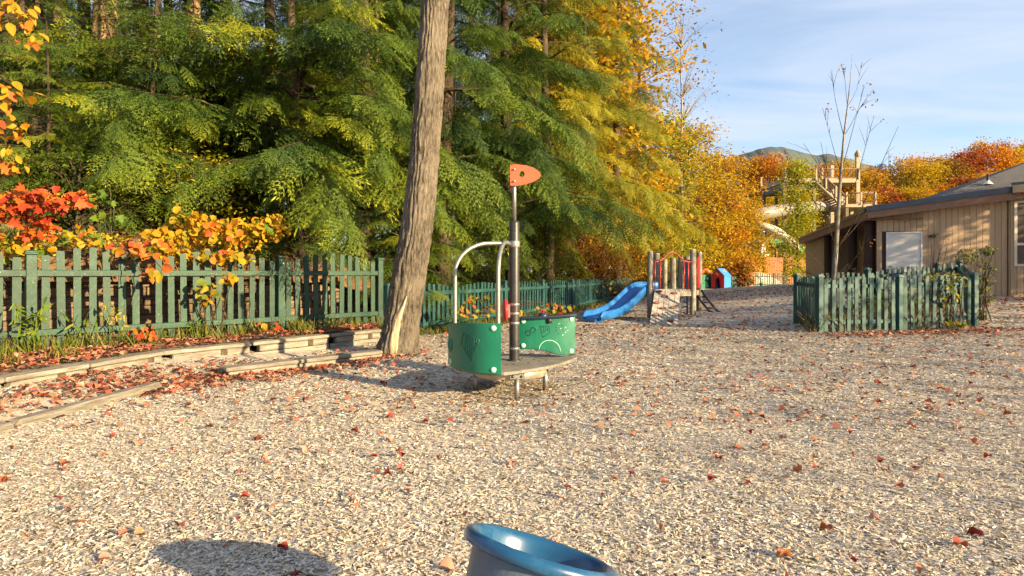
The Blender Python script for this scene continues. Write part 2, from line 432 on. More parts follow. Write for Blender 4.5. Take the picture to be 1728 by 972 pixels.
M['chips'] = leafmat('wood_chips', [(.23, .165, .11), (.42, .325, .225), (.54, .465, .37), (.60, .55, .475), (.53, .495, .45), (.62, .545, .435), (.53, .41, .27), (.43, .37, .31)], .05, 'attr', .85)

def chipground():
    m = bpy.data.materials.new('wood_chip_ground'); m.use_nodes = True
    nt = m.node_tree; b = nt.nodes['Principled BSDF']; N = nt.nodes.new; L = nt.links.new
    b.inputs['Roughness'].default_value = .9; b.inputs['Specular IOR Level'].default_value = .15
    tc = N('ShaderNodeTexCoord')
    ns = N('ShaderNodeTexNoise'); ns.inputs['Scale'].default_value = 3.0; ns.inputs['Detail'].default_value = 2
    L(tc.outputs['Object'], ns.inputs['Vector'])
    ad = N('ShaderNodeVectorMath'); ad.operation = 'MULTIPLY_ADD'; ad.inputs[1].default_value = (.35, .35, .35)
    L(ns.outputs['Color'], ad.inputs[0]); L(tc.outputs['Object'], ad.inputs[2])
    mp = N('ShaderNodeMapping'); mp.inputs['Scale'].default_value = (16, 30, 16); mp.inputs['Rotation'].default_value = (0, 0, .5)
    L(ad.outputs[0], mp.inputs[0])
    v = N('ShaderNodeTexVoronoi'); v.inputs['Scale'].default_value = 1.0; L(mp.outputs[0], v.inputs['Vector'])
    sp = N('ShaderNodeSeparateColor'); L(v.outputs['Color'], sp.inputs[0])
    r = N('ShaderNodeValToRGB'); el = r.color_ramp.elements
    cols = [(.13, .09, .06), (.32, .26, .19), (.44, .385, .315), (.50, .46, .40), (.40, .365, .33), (.48, .42, .34)]
    while len(el) < len(cols): el.new(.5)
    for i, c in enumerate(cols): el[i].position = i / (len(cols) - 1); el[i].color = (*c, 1)
    L(sp.outputs[0], r.inputs[0])
    L(r.outputs[0], b.inputs['Base Color'])
    bp = N('ShaderNodeBump'); bp.inputs['Strength'].default_value = .9; bp.inputs['Distance'].default_value = .03
    L(sp.outputs[1], bp.inputs['Height']); L(bp.outputs[0], b.inputs['Normal'])
    return m
M['chipground'] = chipground()

M['needle_lit'] = leafmat('hemlock_needles_lit', [(.075, .092, .012), (.17, .185, .016), (.30, .275, .018), (.46, .36, .022)], .32)  # brighter needle copy, painted so the farther hemlocks look sunlit
# ------------------------------------------------------------------ terrain
E1 = Vector((0.944, -0.33, 0)); E2 = Vector((0.33, 0.944, 0)); B0 = Vector((12.3, 20.0, 0))
def gz(x, y):
    x = np.asarray(x, float); y = np.asarray(y, float)
    rx, ry = x - B0.x, y - B0.y
    a = rx * E1.x + ry * E1.y; b = rx * E2.x + ry * E2.y
    da = np.maximum(np.maximum(-a, a - 30), 0); db = np.maximum(np.maximum(-b, b - 17), 0)
    z = 0.52 * smooth(9.0, 1.0, np.hypot(da, db))
    d1 = -3.85 - x; d2 = (x + 3.8) * -0.762 + (y - 6.4) * 0.648
    sl = np.where(y < 12, np.maximum(np.where(y < 7.5, d1, -9), d2), -9)
    z = z + 0.15 * smooth(0, 1.0, sl) * (1 - smooth(-4.6, -2.6, x)) * (1 - smooth(9, 12, y))
    z = z + 0.018 * np.sin(x * 1.7 + 1.3 * np.sin(y * .9)) * np.cos(y * 1.3 + .7 * x) * (np.hypot(x, y) < 60)
    z = z - .05 * np.exp(-((x + .05) ** 2 + (y - 6.3) ** 2) / .9) - .03 * np.exp(-((x - 3.6) ** 2 + (y - 14.4) ** 2) / 1.2) - .035 * np.exp(-((x - 2.2) ** 2 + (y - 5.2) ** 2) / .5)
    return z
def GZ(x, y): return float(gz(x, y))

def make_ground():
    xs = np.concatenate([[-4000, -1500, -600, -250, -100, -50, -30], np.arange(-20, 45, .5), [50, 60, 80, 120, 250, 600, 1500, 4000]])
    ys = np.concatenate([[-1500, -400, -120, -50, -25], np.arange(-12, 62, .5), [65, 75, 100, 160, 300, 700, 1500, 4000, 7000]])
    X, Y = np.meshgrid(xs, ys)
    V = np.stack([X, Y, gz(X, Y)], -1).reshape(-1, 3)
    nx = len(xs); i = np.arange(len(ys) - 1)[:, None] * nx + np.arange(nx - 1)[None]
    F = np.stack([i, i + 1, i + nx + 1, i + nx], -1).reshape(-1, 4)
    me = fast_mesh('ground', V, F)
    me.polygons.foreach_set('use_smooth', [True] * len(F))
    o = obj('ground', me, M['chipground']); tag(o, kind='structure'); return o
make_ground()

FD = Vector((.685, .728, 0)).normalized(); FN = Vector((-FD.y, FD.x, 0))
F1 = Vector((-6.17, 7.6, 0)); F2 = Vector((-3.91, 10.0, 0)); F3 = Vector((-2.56, 11.43, 0)); FM = F1 + FD * 1.32; F0 = F1 - FD * 2.2; FL0 = F1 - FD * 4.6
MF = [Vector((-2.42, 11.50, 0)), Vector((2.02, 20, 0)), Vector((9.5, 40, 0)), Vector((16.6, 50.2, 0)), Vector((19.6, 51.2, 0))]

def strip(name, rows, m, kind='structure', noise=0.0, sub=1):
    """Sheet through rows of points (each row the same count)."""
    rng = np.random.default_rng(5)
    A = np.array([[tuple(p) for p in r] for r in rows], float)
    for _ in range(sub):
        B = np.empty((A.shape[0] * 2 - 1, A.shape[1], 3)); B[0::2] = A; B[1::2] = (A[1:] + A[:-1]) / 2
        A = np.empty((B.shape[0], B.shape[1] * 2 - 1, 3)); A[:, 0::2] = B; A[:, 1::2] = (B[:, 1:] + B[:, :-1]) / 2
    A[..., 2] += rng.normal(0, 1, A.shape[:2]) * noise
    n, k = A.shape[:2]
    i = np.arange(n - 1)[:, None] * k + np.arange(k - 1)[None]
    F = np.stack([i, i + 1, i + k + 1, i + k], -1).reshape(-1, 4)
    me = fast_mesh(name, A.reshape(-1, 3), F); me.polygons.foreach_set('use_smooth', [True] * len(F))
    o = obj(name, me, m); tag(o, kind=kind); return o, A, F

# planting bed between the low timber wall and the retaining wall behind the fence
W = [Vector((-5.25, 2.6, 0)), Vector((-4.91, 5.68, 0)), Vector((-4.51, 7.6, 0)), Vector((-2.37, 10.62, 0))]
bk = [F1 - FD * 6 + FN * 1.3, F1 - FD * 2 + FN * 1.3, F1 + FD * .6 + FN * 1.3, F3 + FN * 1.3]
mid = [F1 - FD * 5, F1 - FD * 1.6, F1 + FD * .9, F3 - FD * .05]
strip('planting_bed', [[p + Vector((0, 0, .235)) + (q - p).normalized() * .05 for p, q in zip(W, mid)], [p + Vector((0, 0, .27)) for p in mid], [p + Vector((0, 0, .30)) for p in bk]], M['soil'], noise=.008, sub=3)

# forest hillside
def nl(d): return Vector((-d.y, d.x, 0)).normalized()
st = [(Vector((-17, -6, 1.5)), 1.0), (F1 - FD * 6 + FN * 1.45 + Vector((0, 0, 1.5)), 1.0), (F1 + FN * 1.45 + Vector((0, 0, 1.5)), 1.0), (F2 + FN * 1.45 + Vector((0, 0, 1.5)), 1.0),
      (F3 + FN * 1.45 + Vector((0, 0, 1.35)), .9), (Vector((-1.35, 14.9, .15)), .6), (Vector((1.4, 20.4, 0)), .5), (Vector((8.8, 40.3, 0)), .35), (Vector((16, 51.5, 0)), .15), (Vector((20, 75, 0)), .1)]
offs = [-.25, 0, 1.5, 4, 8, 14, 24, 45, 90]; rise = [-.35, 0, .55, 1.6, 3.4, 5.8, 9, 13, 20]
rows = []
for i, (p, k) in enumerate(st):
    d = (st[min(i + 1, len(st) - 1)][0] - st[max(i - 1, 0)][0]); d.z = 0
    n_ = nl(d)
    rows.append([p + n_ * o + Vector((0, 0, (r * k if r > 0 else r))) for o, r in zip(offs, rise)])
fo, FA, FF = strip('forest_hillside', rows, M['forest'], noise=.05, sub=2)
from mathutils.bvhtree import BVHTree
hill = BVHTree.FromPolygons([Vector(v) for v in FA.reshape(-1, 3)], [tuple(int(i) for i in f) for f in FF])
def HZ(x, y):
    h = hill.ray_cast(Vector((x, y, 80)), Vector((0, 0, -1)))
    return max(h[0].z, GZ(x, y)) if h[0] else GZ(x, y)

# lawn behind the far fence, mountain on the horizon
strip('lawn', [[Vector((12, 53, .012)), Vector((60, 53, .012)), Vector((160, 53, .012))], [Vector((14, 100, .012)), Vector((80, 100, .012)), Vector((200, 100, .012))], [Vector((16, 240, 3)), Vector((100, 240, 3)), Vector((240, 240, 3))]], M['lawn'], sub=1)
def mountain():
    prof = [(1000, 330), (1150, 300), (1230, 268), (1275, 252), (1300, 246), (1325, 248), (1350, 256), (1375, 262), (1400, 261), (1430, 266), (1470, 279), (1520, 300), (1600, 330), (1750, 360), (1950, 395)]
    D = 2400.0
    px = np.linspace(1000, 1950, 190)
    py = np.interp(px, [p[0] for p in prof], [p[1] for p in prof])
    rng = np.random.default_rng(3)
    k = np.array([1, 2, 4, 6, 4, 2, 1.]) / 20
    nz = np.convolve(rng.normal(0, 1, 196), k, 'valid')[:190]
    rowsM = []
    for j, (dd, hf) in enumerate([(1500, 0), (1650, .18), (1800, .36), (1950, .52), (2100, .68), (2250, .85), (2400, 1), (2700, .8), (3200, .2)]):
        x = (px - 864) * D / FPX
        z = (CAMH - (py - HOR) * D / FPX) * hf + (rng.normal(0, 6, 190) if 0 < hf < 1 else 0) + nz * 6 * (hf == 1) + 22 * np.sin(px / 22 + j * 1.3) * (hf * (1 - hf)) * 2
        rowsM.append(np.stack([x * (dd / D) ** .5, np.full(190, dd), z], -1))
    A = np.array(rowsM); n, k = A.shape[:2]
    i = np.arange(n - 1)[:, None] * k + np.arange(k - 1)[None]
    F = np.stack([i, i + 1, i + k + 1, i + k], -1).reshape(-1, 4)
    me = fast_mesh('mountain', A.reshape(-1, 3), F); me.polygons.foreach_set('use_smooth', [True] * len(F))
    tag(obj('mountain', me, M['mount']), kind='structure')
mountain()

# ------------------------------------------------------------------ wood chips and fallen leaves
def side_left(x, y):
    """>0 behind (to the left of) the timber edging and the fences."""
    d1 = -3.8 - x; d2 = (x + 3.8) * -0.762 + (y - 6.4) * 0.648
    a = np.where(y < 8.9, np.maximum(np.where(y < 6.6, d1, -9), d2), -9)
    mfx = np.interp(y, [p.y for p in MF], [p.x for p in MF])
    b = np.where(y >= 8.9, np.where(y < 11.5, (-2.0 - .25 * (y - 8.9)) - x, mfx - x), -9)
    return np.maximum(a, b)
rng = np.random.default_rng(11)
def chip_field():
    n = 450000
    ymin, ymax = 1.3, 14.5
    # density falls with distance: sample y with pdf ~ y * rho(y)
    yy = np.linspace(ymin, ymax, 800)
    rho = np.where(yy < 3, 1.0, (3 / yy) ** 1.45)
    cdf = np.cumsum((yy + 1.4) * rho); cdf /= cdf[-1]
    y = np.interp(rng.random(n), cdf, yy)
    x = (rng.random(n) * 2 - 1) * (.93 * y + 1.3)
    ok = side_left(x, y) < 1.0
    x, y = x[ok], y[ok]; n = len(x)
    s = np.maximum(1.0, y / 4.2) ** .55
    hl = (.005 + .0155 * rng.random(n) ** 1.7) * s; hw = (.002 + .0034 * rng.random(n)) * s
    th = rng.random(n) * 2 * np.pi; tilt = rng.normal(0, .16, n); roll = rng.normal(0, .30, n)
    U = np.stack([np.cos(th) * np.cos(tilt), np.sin(th) * np.cos(tilt), np.sin(tilt)], -1)
    S = np.stack([-np.sin(th), np.cos(th), np.zeros(n)], -1)
    Nn = np.cross(U, S); Vv = S * np.cos(roll)[:, None] + Nn * np.sin(roll)[:, None]
    z = gz(x, y) + (.003 + .013 * rng.random(n)) * s ** .4
    C = np.stack([x, y, z], -1)
    U = U * hl[:, None]; Vv = Vv * hw[:, None]
    taper = (.35 + .65 * rng.random(n))[:, None]
    Vt = np.stack([C - U - Vv, C + U - Vv * taper, C + U + Vv * taper, C - U + Vv], 1).reshape(-1, 3)
    F = np.arange(n * 4).reshape(n, 4)
    # shade of wood: drifting patches of paler and greyer chips, plus chip-to-chip scatter
    patch = .16 * np.sin(x * 1.1 + 2 * np.sin(y * .55)) + .13 * np.cos(y * 1.6 + x * .5) + .1 * np.sin(3.1 * x + 2.3 * y + 2 * np.sin(1.7 * x - y))
    r = np.clip(rng.random(n) * .92 + patch * .5 + .04, 0, 1)
    me = fast_mesh('wood_chips', Vt, F, np.repeat(r, 4))
    o = obj('wood_chips', me, M['chips'])
    tag(o, 'loose pale wood chips covering the playground ground', 'wood chips', kind='stuff')
chip_field()

def leaf_mesh(kind, seed, size=1.0, curl=.25):
    """A single leaf, unit length about 1, stalk at the origin, tip at +Y, curled."""
    r_ = random.Random(seed)
    if kind == 'maple':
        out = [(0, 0), (.16, -.05), (.46, .02), (.34, .17), (.58, .44), (.36, .42), (.26, .50), (.24, .70), (.10, .62), (0, 1.0)]
    elif kind == 'round':
        out = [(0, 0), (.20, -.03), (.40, .16), (.48, .42), (.40, .68), (.22, .88), (0, 1.0)]
    elif kind == 'oval':
        out = [(0, 0), (.16, .10), (.28, .32), (.29, .55), (.18, .80), (0, 1.0)]
    else:
        out = [(0, 0), (.08, .2), (.10, .5), (.06, .8), (0, 1.0)]
    right = [(x * (1 + r_.uniform(-.08, .08)), y) for x, y in out]
    left = [(-x * (1 + r_.uniform(-.08, .08)), y) for x, y in out[1:-1]]
    ring = right + left[::-1]
    spine = [(0, .0), (0, .33), (0, .66), (0, 1.0)]
    mb = MB()
    def zf(x, y): return curl * (abs(x) * .9 - (y - .3) ** 2 * .75) + .05 * math.sin(7 * x + 5 * y + seed)
    vs = [Vector((0, .42, zf(0, .42)))] + [Vector((x, y, zf(x, y))) for x, y in ring]
    fs = [(0, i, i % len(ring) + 1) for i in range(1, len(ring) + 1)]
    mb.add(vs, fs, True)
    if kind in ('maple', 'round', 'oval'):
        mb.add([Vector((-.012, 0, 0)), Vector((.012, 0, 0)), Vector((.02, -.35, .05)), Vector((0, -.35, .05))], [(0, 1, 2, 3)])
    return mb.mesh(kind + '_leaf')
LM = {k: [leaf_mesh(k, s, curl=c) for s, c in ((1, .15), (2, .3), (3, .45))] for k in ('maple', 'round', 'oval', 'blade')}
def ground_leaves():
    meshes = [leaf_mesh(k, s, curl=c) for k, s, c in (('maple', 4, .5), ('maple', 5, .9), ('oval', 6, .7), ('round', 7, 1.1), ('maple', 8, 1.3))]
    r_ = random.Random(21)
    cnt = 0
    while cnt < 290:
        y = 2.2 + 5.4 * r_.random() ** .8
        x = r_.uniform(-.88, .88) * y
        if float(side_left(x, y)) > .2: continue
        if abs(x - .1) < .3 and y < 2.2: continue
        s = r_.uniform(.030, .066)
        o = obj('fallen_leaf', r_.choice(meshes), M['o_fallen'], None, T(x, y, GZ(x, y) + .024) @ RZ(r_.uniform(0, 6.28)) @ RX(r_.uniform(-.5, .5)) @ RY(r_.uniform(-.45, .45)) @ SC(s, s, s))
        tag(o, 'single dry red or pink fallen leaf curled on the wood chips', 'leaf', 'fallen leaves lying singly on the wood chips')
        cnt += 1
    # the rest, nobody could count them: one object
    n = 10500
    y = np.sqrt(22 + (961 - 22) * rng.random(n) ** 1.12)
    x = (rng.random(n) * 2 - 1) * .9 * y
    # drifts along the timber edging, around the enclosure and under the play tower
    nd = 1900; t = rng.random(nd)
    xd = -4.3 + 2.6 * t + rng.normal(0, .30, nd); yd = 6.3 + 2.8 * t - .2 + rng.normal(0, .40, nd)
    nl2 = 420; xl = -4.45 + rng.normal(0, .25, nl2); yl = 3.6 + 3.4 * rng.random(nl2)
    nb = 4200; sb = rng.uniform(0, 3, nb); ob = rng.uniform(.02, 1.05, nb); kk = np.arange(4); xb = np.interp(sb, kk, [p.x for p in W]) * (1 - ob) + np.interp(sb, kk, [p.x for p in mid]) * ob; yb = np.interp(sb, kk, [p.y for p in W]) * (1 - ob) + np.interp(sb, kk, [p.y for p in mid]) * ob
    nc = 420; tt = rng.random(nc); xc = 6.3 + 4.1 * tt + rng.normal(0, .25, nc); yc = 12.0 + .9 * tt - np.abs(rng.normal(0, .35, nc))
    ne = 500; xe = 11 + 5.5 * rng.random(ne); ye = 14.6 + 3.0 * rng.random(ne)
    x = np.concatenate([x, xd, xl, xc, xe]); y = np.concatenate([y, yd, yl, yc, ye])
    z = gz(x, y)
    ok = (side_left(x, y) < .9); x, y, z = x[ok], y[ok], z[ok]
    # some on top of the planting bed
    x = np.concatenate([x, xb]); y = np.concatenate([y, yb]); z = np.concatenate([z, np.full(nb, .262)])
    n = len(x)
    s = (.022 + .022 * rng.random(n)) * np.clip(y / 9, 1, 1.35)
    th = rng.random(n) * 6.283; tl = rng.normal(0, .3, n)
    U = np.stack([np.cos(th) * np.cos(tl), np.sin(th) * np.cos(tl), np.sin(tl)], -1) * s[:, None]
    V = np.stack([-np.sin(th), np.cos(th), rng.normal(0, .25, n)], -1) * (s * .8)[:, None]
    C = np.stack([x, y, z + .026 + .01 * rng.random(n)], -1)
    Vt, F = leaf_quads(C, U, V, .6)
    me = fast_mesh('fallen_leaves', Vt, F, np.repeat(rng.random(n), 4))
    tag(obj('fallen_leaves', me, M['fallen']), 'red and brown leaf litter scattered over the wood chips', 'leaf litter', kind='stuff')
ground_leaves()

# ------------------------------------------------------------------ timber edging and walls
def beam(parent, a, b, w, h, m, name='timber', ch=.012):
    a, b = Vector(a), Vector(b); d = b - a
    mb = MB(); mb.box((0, 0, 0), (d.length, w, h), ch=ch)
    ang = math.atan2(d.y, d.x); el = math.atan2(d.z, math.hypot(d.x, d.y))
    return mb.build(name, m, parent, T((a + b) / 2) @ RZ(ang) @ RY(-el))
def on(a, b, t, z): p = a.lerp(b, t); return Vector((p.x, p.y, z))

wall = thing('timber_retaining_wall', 'low weathered timber wall with cap boards holding the bed below the green fence', 'retaining wall', (W[2].x, W[2].y, 0))
for a, b, cuts in ((W[0], W[1], [0, 1]), (W[1], W[2], [0, .46, 1]), (W[2], W[3], [0, .33, .70, 1])):
    L_ = (b - a).length
    for t0, t1 in zip(cuts[:-1], cuts[1:]):
        n_ = nl(b - a)
        for z, o_ in ((.045, 0), (.145, .004)):
            e = .012 / L_ if z < .1 else -.03
            lo, hi = max(t0 + .006 + (0 if z < .1 else .03), 0), min(t1 - .006 + (0 if z < .1 else 0), 1)
            beam(wall, on(a, b, lo, z) + n_ * o_, on(a, b, hi, z) + n_ * o_, .10, .094, M['timber'])
        beam(wall, on(a, b, t0 + .004, .225) + n_ * .05, on(a, b, t1 - .004, .225) + n_ * .05, .25, .05, M['timber'], 'cap_board')
for a, b, t in ((W[1], W[2], .30), (W[1], W[2], .9), (W[2], W[3], .22), (W[2], W[3], .60), (W[2], W[3], .93)):
    p = on(a, b, t, .145); n_ = nl(b - a); d = (b - a).normalized()
    beam(wall, p - d * .05 - n_ * .006, p + d * .05 - n_ * .006, .104, .096, M['timber_dark'], 'tie_end')
wz = [Vector((-4.2, 2.2, 0)), Vector((-3.98, 4.7, 0)), Vector((-3.83, 6.4, 0)), Vector((-3.40, 7.05, 0)), Vector((-1.93, 8.62, 0))]
ed = thing('timber_edging', 'long worn timber edging curving along the leaf strewn left edge of the chips', 'edging', (wz[1].x, wz[1].y, 0))
for a, b in ((wz[0], wz[1]), (wz[1], wz[2])):
    beam(ed, on(a, b, .004, .012), on(a, b, .996, .012), .15, .14, M['timber'], 'timber', .03)
ed2 = thing('timber_edging', 'two stacked grey timbers at ground level ending at the big trunk', 'edging', (wz[4].x, wz[4].y, 0))
beam(ed2, on(wz[3], wz[4], 0, .035), on(wz[3], wz[4], 1, .035), .17, .09, M['timber'], 'timber', .012)
beam(ed2, on(wz[3], wz[4], -.02, .112), on(wz[3], wz[4], .995, .112) , .23, .05, M['timber'], 'cap_board', .012)

rw = thing('stacked_timber_wall', 'tall stacked timber retaining wall seen between the green pickets', 'retaining wall', (F1 + FN * 1.3))
rr = random.Random(4)
for c in range(8):
    s0 = -6.0 + rr.uniform(-.6, 0)
    while s0 < 5.2:
        s1 = min(s0 + rr.uniform(1.2, 2.2), 5.25)
        beam(rw, F1 + FD * (s0 + .01) + FN * (1.36 + rr.uniform(-.015, .015) + .02 * c) + Vector((0, 0, .34 + c * .152)), F1 + FD * (s1 - .01) + FN * (1.36 + .02 * c) + Vector((0, 0, .34 + c * .152)), .15, .143, M['timber_brown'])
        s0 = s1
lg = MB(); 
lgp = [Vector((x_, y_, HZ(x_, y_) + .03)) for x_, y_ in ((-8.9, 8.9), (-8.0, 9.4), (-7.2, 9.9), (-6.5, 10.4))]
lg.tube(lgp, [.10, .095, .09, .08], 14, jit=lambda i, k: 1 + .05 * math.sin(3 * k + i))
tag(lg.build('fallen_log', M['bark_sun']), 'fallen log lying across the slope above the green fence', 'log')

# ------------------------------------------------------------------ fences
PK = MB(); PK.prism([(-.044, 0), (.044, 0), (.044, .985), (.036, 1.0), (-.036, 1.0), (-.044, .985)], .020); PK = PK.mesh('picket')
def post_meshes():
    a = MB(); a.box((0, 0, .5), (.115, .115, 1.0), ch=.006); pm = a.mesh('post')
    c = MB(); c.box((0, 0, .012), (.150, .150, .024), ch=.005); c.box((0, 0, .034), (.125, .125, .024), ch=.004)
    c.add([(-.05, -.05, .046), (.05, -.05, .046), (.05, .05, .046), (-.05, .05, .046), (0, 0, .066)], [(0, 1, 4), (1, 2, 4), (2, 3, 4), (3, 0, 4)])
    return pm, c.mesh('post_cap')
PM, CM = post_meshes()
def fence(name, label, secs, m, capm, rails, arch, h0, spacing, side, zb=.05, posth=1.2, wmul=1.0, jitter=.004, group=None, seed=1):
    """secs: list of (A, B, postA, postB, number of arches). side +1: rails to the right of the direction A->B, in front of pickets."""
    r_ = random.Random(seed)
    f = thing(name, label, 'fence', secs[0][0], group)
    done = set()
    for A, B, pa, pb, sz in secs:
        d = B - A; L_ = math.hypot(d.x, d.y); u = d.normalized(); ang = math.atan2(d.y, d.x)
        n_ = Vector((u.y, -u.x, 0)).normalized() * side
        for P_, flag in ((A, pa), (B, pb)):
            key = (round(P_.x, 2), round(P_.y, 2))
            if flag and key not in done:
                done.add(key)
                ph = posth * (1 + r_.uniform(-.008, .008))
                po = obj('post', PM, m, f, T(P_) @ RZ(ang + r_.uniform(-.03, .03)) @ SC(1, 1, ph))
                obj('cap', CM, capm, po, T(P_ + Vector((0, 0, ph))) @ RZ(ang))
        for rz_ in rails:
            mb = MB(); mb.box((0, 0, 0), (L_ - .116 if (pa and pb) else L_ - .06, .036, .085), ch=.006)
            c = (A + B) / 2 + Vector((0, 0, rz_)) + n_ * .030
            mb.build('rail', m, f, T(c) @ RZ(ang) @ RY(-math.atan2(d.z, L_)))
        np_ = max(2, int(round((L_ - .10) / spacing)))
        for i in range(np_):
            t = (i + .5) / np_
            p = A + d * ((.06 + t * (L_ - .12)) / L_)
            k = (t * sz) % 1
            h = h0 + arch * (1 - (2 * k - 1) ** 2) + r_.uniform(-jitter, jitter)
            obj('picket', PK, m, f, T(p + Vector((0, 0, zb + r_.uniform(-.008, .008)))) @ RZ(ang) @ RY(r_.uniform(-.014, .014)) @ RX(r_.uniform(-.012, .012)) @ SC(wmul * r_.uniform(.95, 1.05), 1, h))
    return f
Z = lambda p, z: Vector((p.x, p.y, z))
fence('picket_fence', 'sunlit green picket fence with arched tops on the raised bed at the forest edge', [
    (Z(FL0, .25), Z(F0, .25), 1, 0, 1), (Z(F0, .25), Z(F1, .25), 0, 1, 1), (Z(F1, .25), Z(FM, .25), 1, 0, 1), (Z(FM, .25), Z(F2, .25), 0, 1, 1), (Z(F2, .25), Z(F3, .25), 1, 1, 1)],
    M['fence'], M['fence'], (.23, 1.0), .17, 1.15, .172, 1, zb=.03, posth=1.245, seed=2)
po = None
secs = []
for (a, b) in zip(MF[:-1], MF[1:]):
    L_ = (b - a).length; k = max(1, round(L_ / 2.45))
    for i in range(k): secs.append((a.lerp(b, i / k), a.lerp(b, (i + 1) / k), 1, 1, 1))
fence('picket_fence', 'long teal picket fence with scalloped panels receding behind the spinner and slide', secs, M['fence_teal'], M['fence_teal'], (.17, .82), .12, .86, .182, 1, zb=.05, posth=1.0, seed=3)
FFA, FFB, FFC = Vector((20.0, 52.0, 0)), Vector((26.2, 52.6, 0)), Vector((33, 53.2, 0))
fence('picket_fence', 'dark green picket fence across the far end in front of the orange boards', [(FFA, FFA.lerp(FFB, .5), 1, 1, 1), (FFA.lerp(FFB, .5), FFB, 1, 1, 1), (FFB, FFC, 1, 1, 1)],
      M['fence'], M['fence'], (.25, .95), .10, 1.12, .21, -1, zb=.06, posth=1.2, wmul=1.15, seed=4)
eFL, eBL, eFR = Vector((6.38, 12.3, 0)), Vector((6.85, 14.25, 0)), Vector((10.22, 13.1, 0))
eFM = eFL.lerp(eFR, .50); eB1, eB2, eBR = Vector((9.06, 15.1, 0)), Vector((11.4, 15.9, 0)), Vector((12.3, 16.3, 0))
G3 = lambda p, dz=0: Vector((p.x, p.y, GZ(p.x, p.y) + dz))
en = fence('picket_enclosure', 'small teal picket enclosure around a bare sapling in front of the building', [
    (G3(eFL), G3(eFM), 1, 1, 1), (G3(eFM), G3(eFR), 1, 1, 1), (G3(eBL), G3(eFL), 0, 0, 1), (G3(eBL), G3(eB1), 1, 1, 1), (G3(eB1), G3(eB2), 1, 1, 1), (G3(eB2), G3(eBR), 0, 1, 1), (G3(eFR), G3(eBR), 0, 0, 1)],
    M['fence_teal'], M['fence_cap'], (.22, .98), .12, 1.02, .178, -1, zb=.03, posth=1.16, seed=6)
# ------------------------------------------------------------------ trees
def spray_template(seed):
    g = np.random.default_rng(seed)
    C, U, V, Rn = [], [], [], []
    def put(p, d, hl, hw, r):
        s = np.cross(np.array([0, 0, 1.0]), d); s = s / (np.linalg.norm(s) + 1e-9)
        s = s + np.array([0, 0, g.normal(0, .35)]); s /= np.linalg.norm(s)
        C.append(p + d * hl); U.append(d * hl); V.append(s * hw); Rn.append(r)
    ns = 10
    for i in range(ns):
        s = .05 + .92 * i / ns
        base = np.array([s, .04 * math.sin(3 * s + seed), -.26 * s * s])
        put(base, np.array([1, 0, -.4 * s]) / math.hypot(1, .4 * s), .06, .010, .45 + .3 * s)
        for sg in (-1, 1):
            l = (.44 * (1 - s) ** .75 + .07) * g.uniform(.7, 1.15)
            a = sg * R(g.uniform(36, 58))
            d = np.array([math.cos(a), math.sin(a), -.16 + g.normal(0, .10)])
            k = max(2, int(l / .060))
            for j in range(k):
                e = l * (j + .3) / k
                q = base + d * e + np.array([0, 0, -.55 * e * e])
                dn = d - np.array([0, 0, 1.1 * e]); dn = dn / np.linalg.norm(dn)
                put(q, dn, l / k * .62, .0085, .45 + .35 * s + .2 * j / k + g.normal(0, .08))
                for s2 in (-1, 1):
                    b = a + s2 * R(g.uniform(28, 52))
                    dd = np.array([math.cos(b), math.sin(b), -.35 - e + g.normal(0, .2)]); dd /= np.linalg.norm(dd)
                    put(q, dd, g.uniform(.024, .042), g.uniform(.0068, .0095), .30 + .45 * s + g.normal(0, .13) + .3 * j / k)  # value climbs toward the tips, a lit look put into the colour
    put(np.array([.95, 0, -.24]), np.array([.9, 0, -.43]), .07, .014, .95)
    return map(np.array, (C, U, V, Rn))
TPL = [tuple(spray_template(s)) for s in range(5)]

def rotmats(yaw, pitch, roll):
    cyw, syw, cp, sp, cr_, sr = np.cos(yaw), np.sin(yaw), np.cos(pitch), np.sin(pitch), np.cos(roll), np.sin(roll)
    X = np.stack([cyw * cp, syw * cp, sp], -1)
    Y0 = np.stack([-syw, cyw, np.zeros_like(yaw)], -1); Z0 = np.cross(X, Y0)
    Y = Y0 * cr_[:, None] + Z0 * sr[:, None]; Zz = np.cross(X, Y)
    return np.stack([X, Y, Zz], -1)          # columns

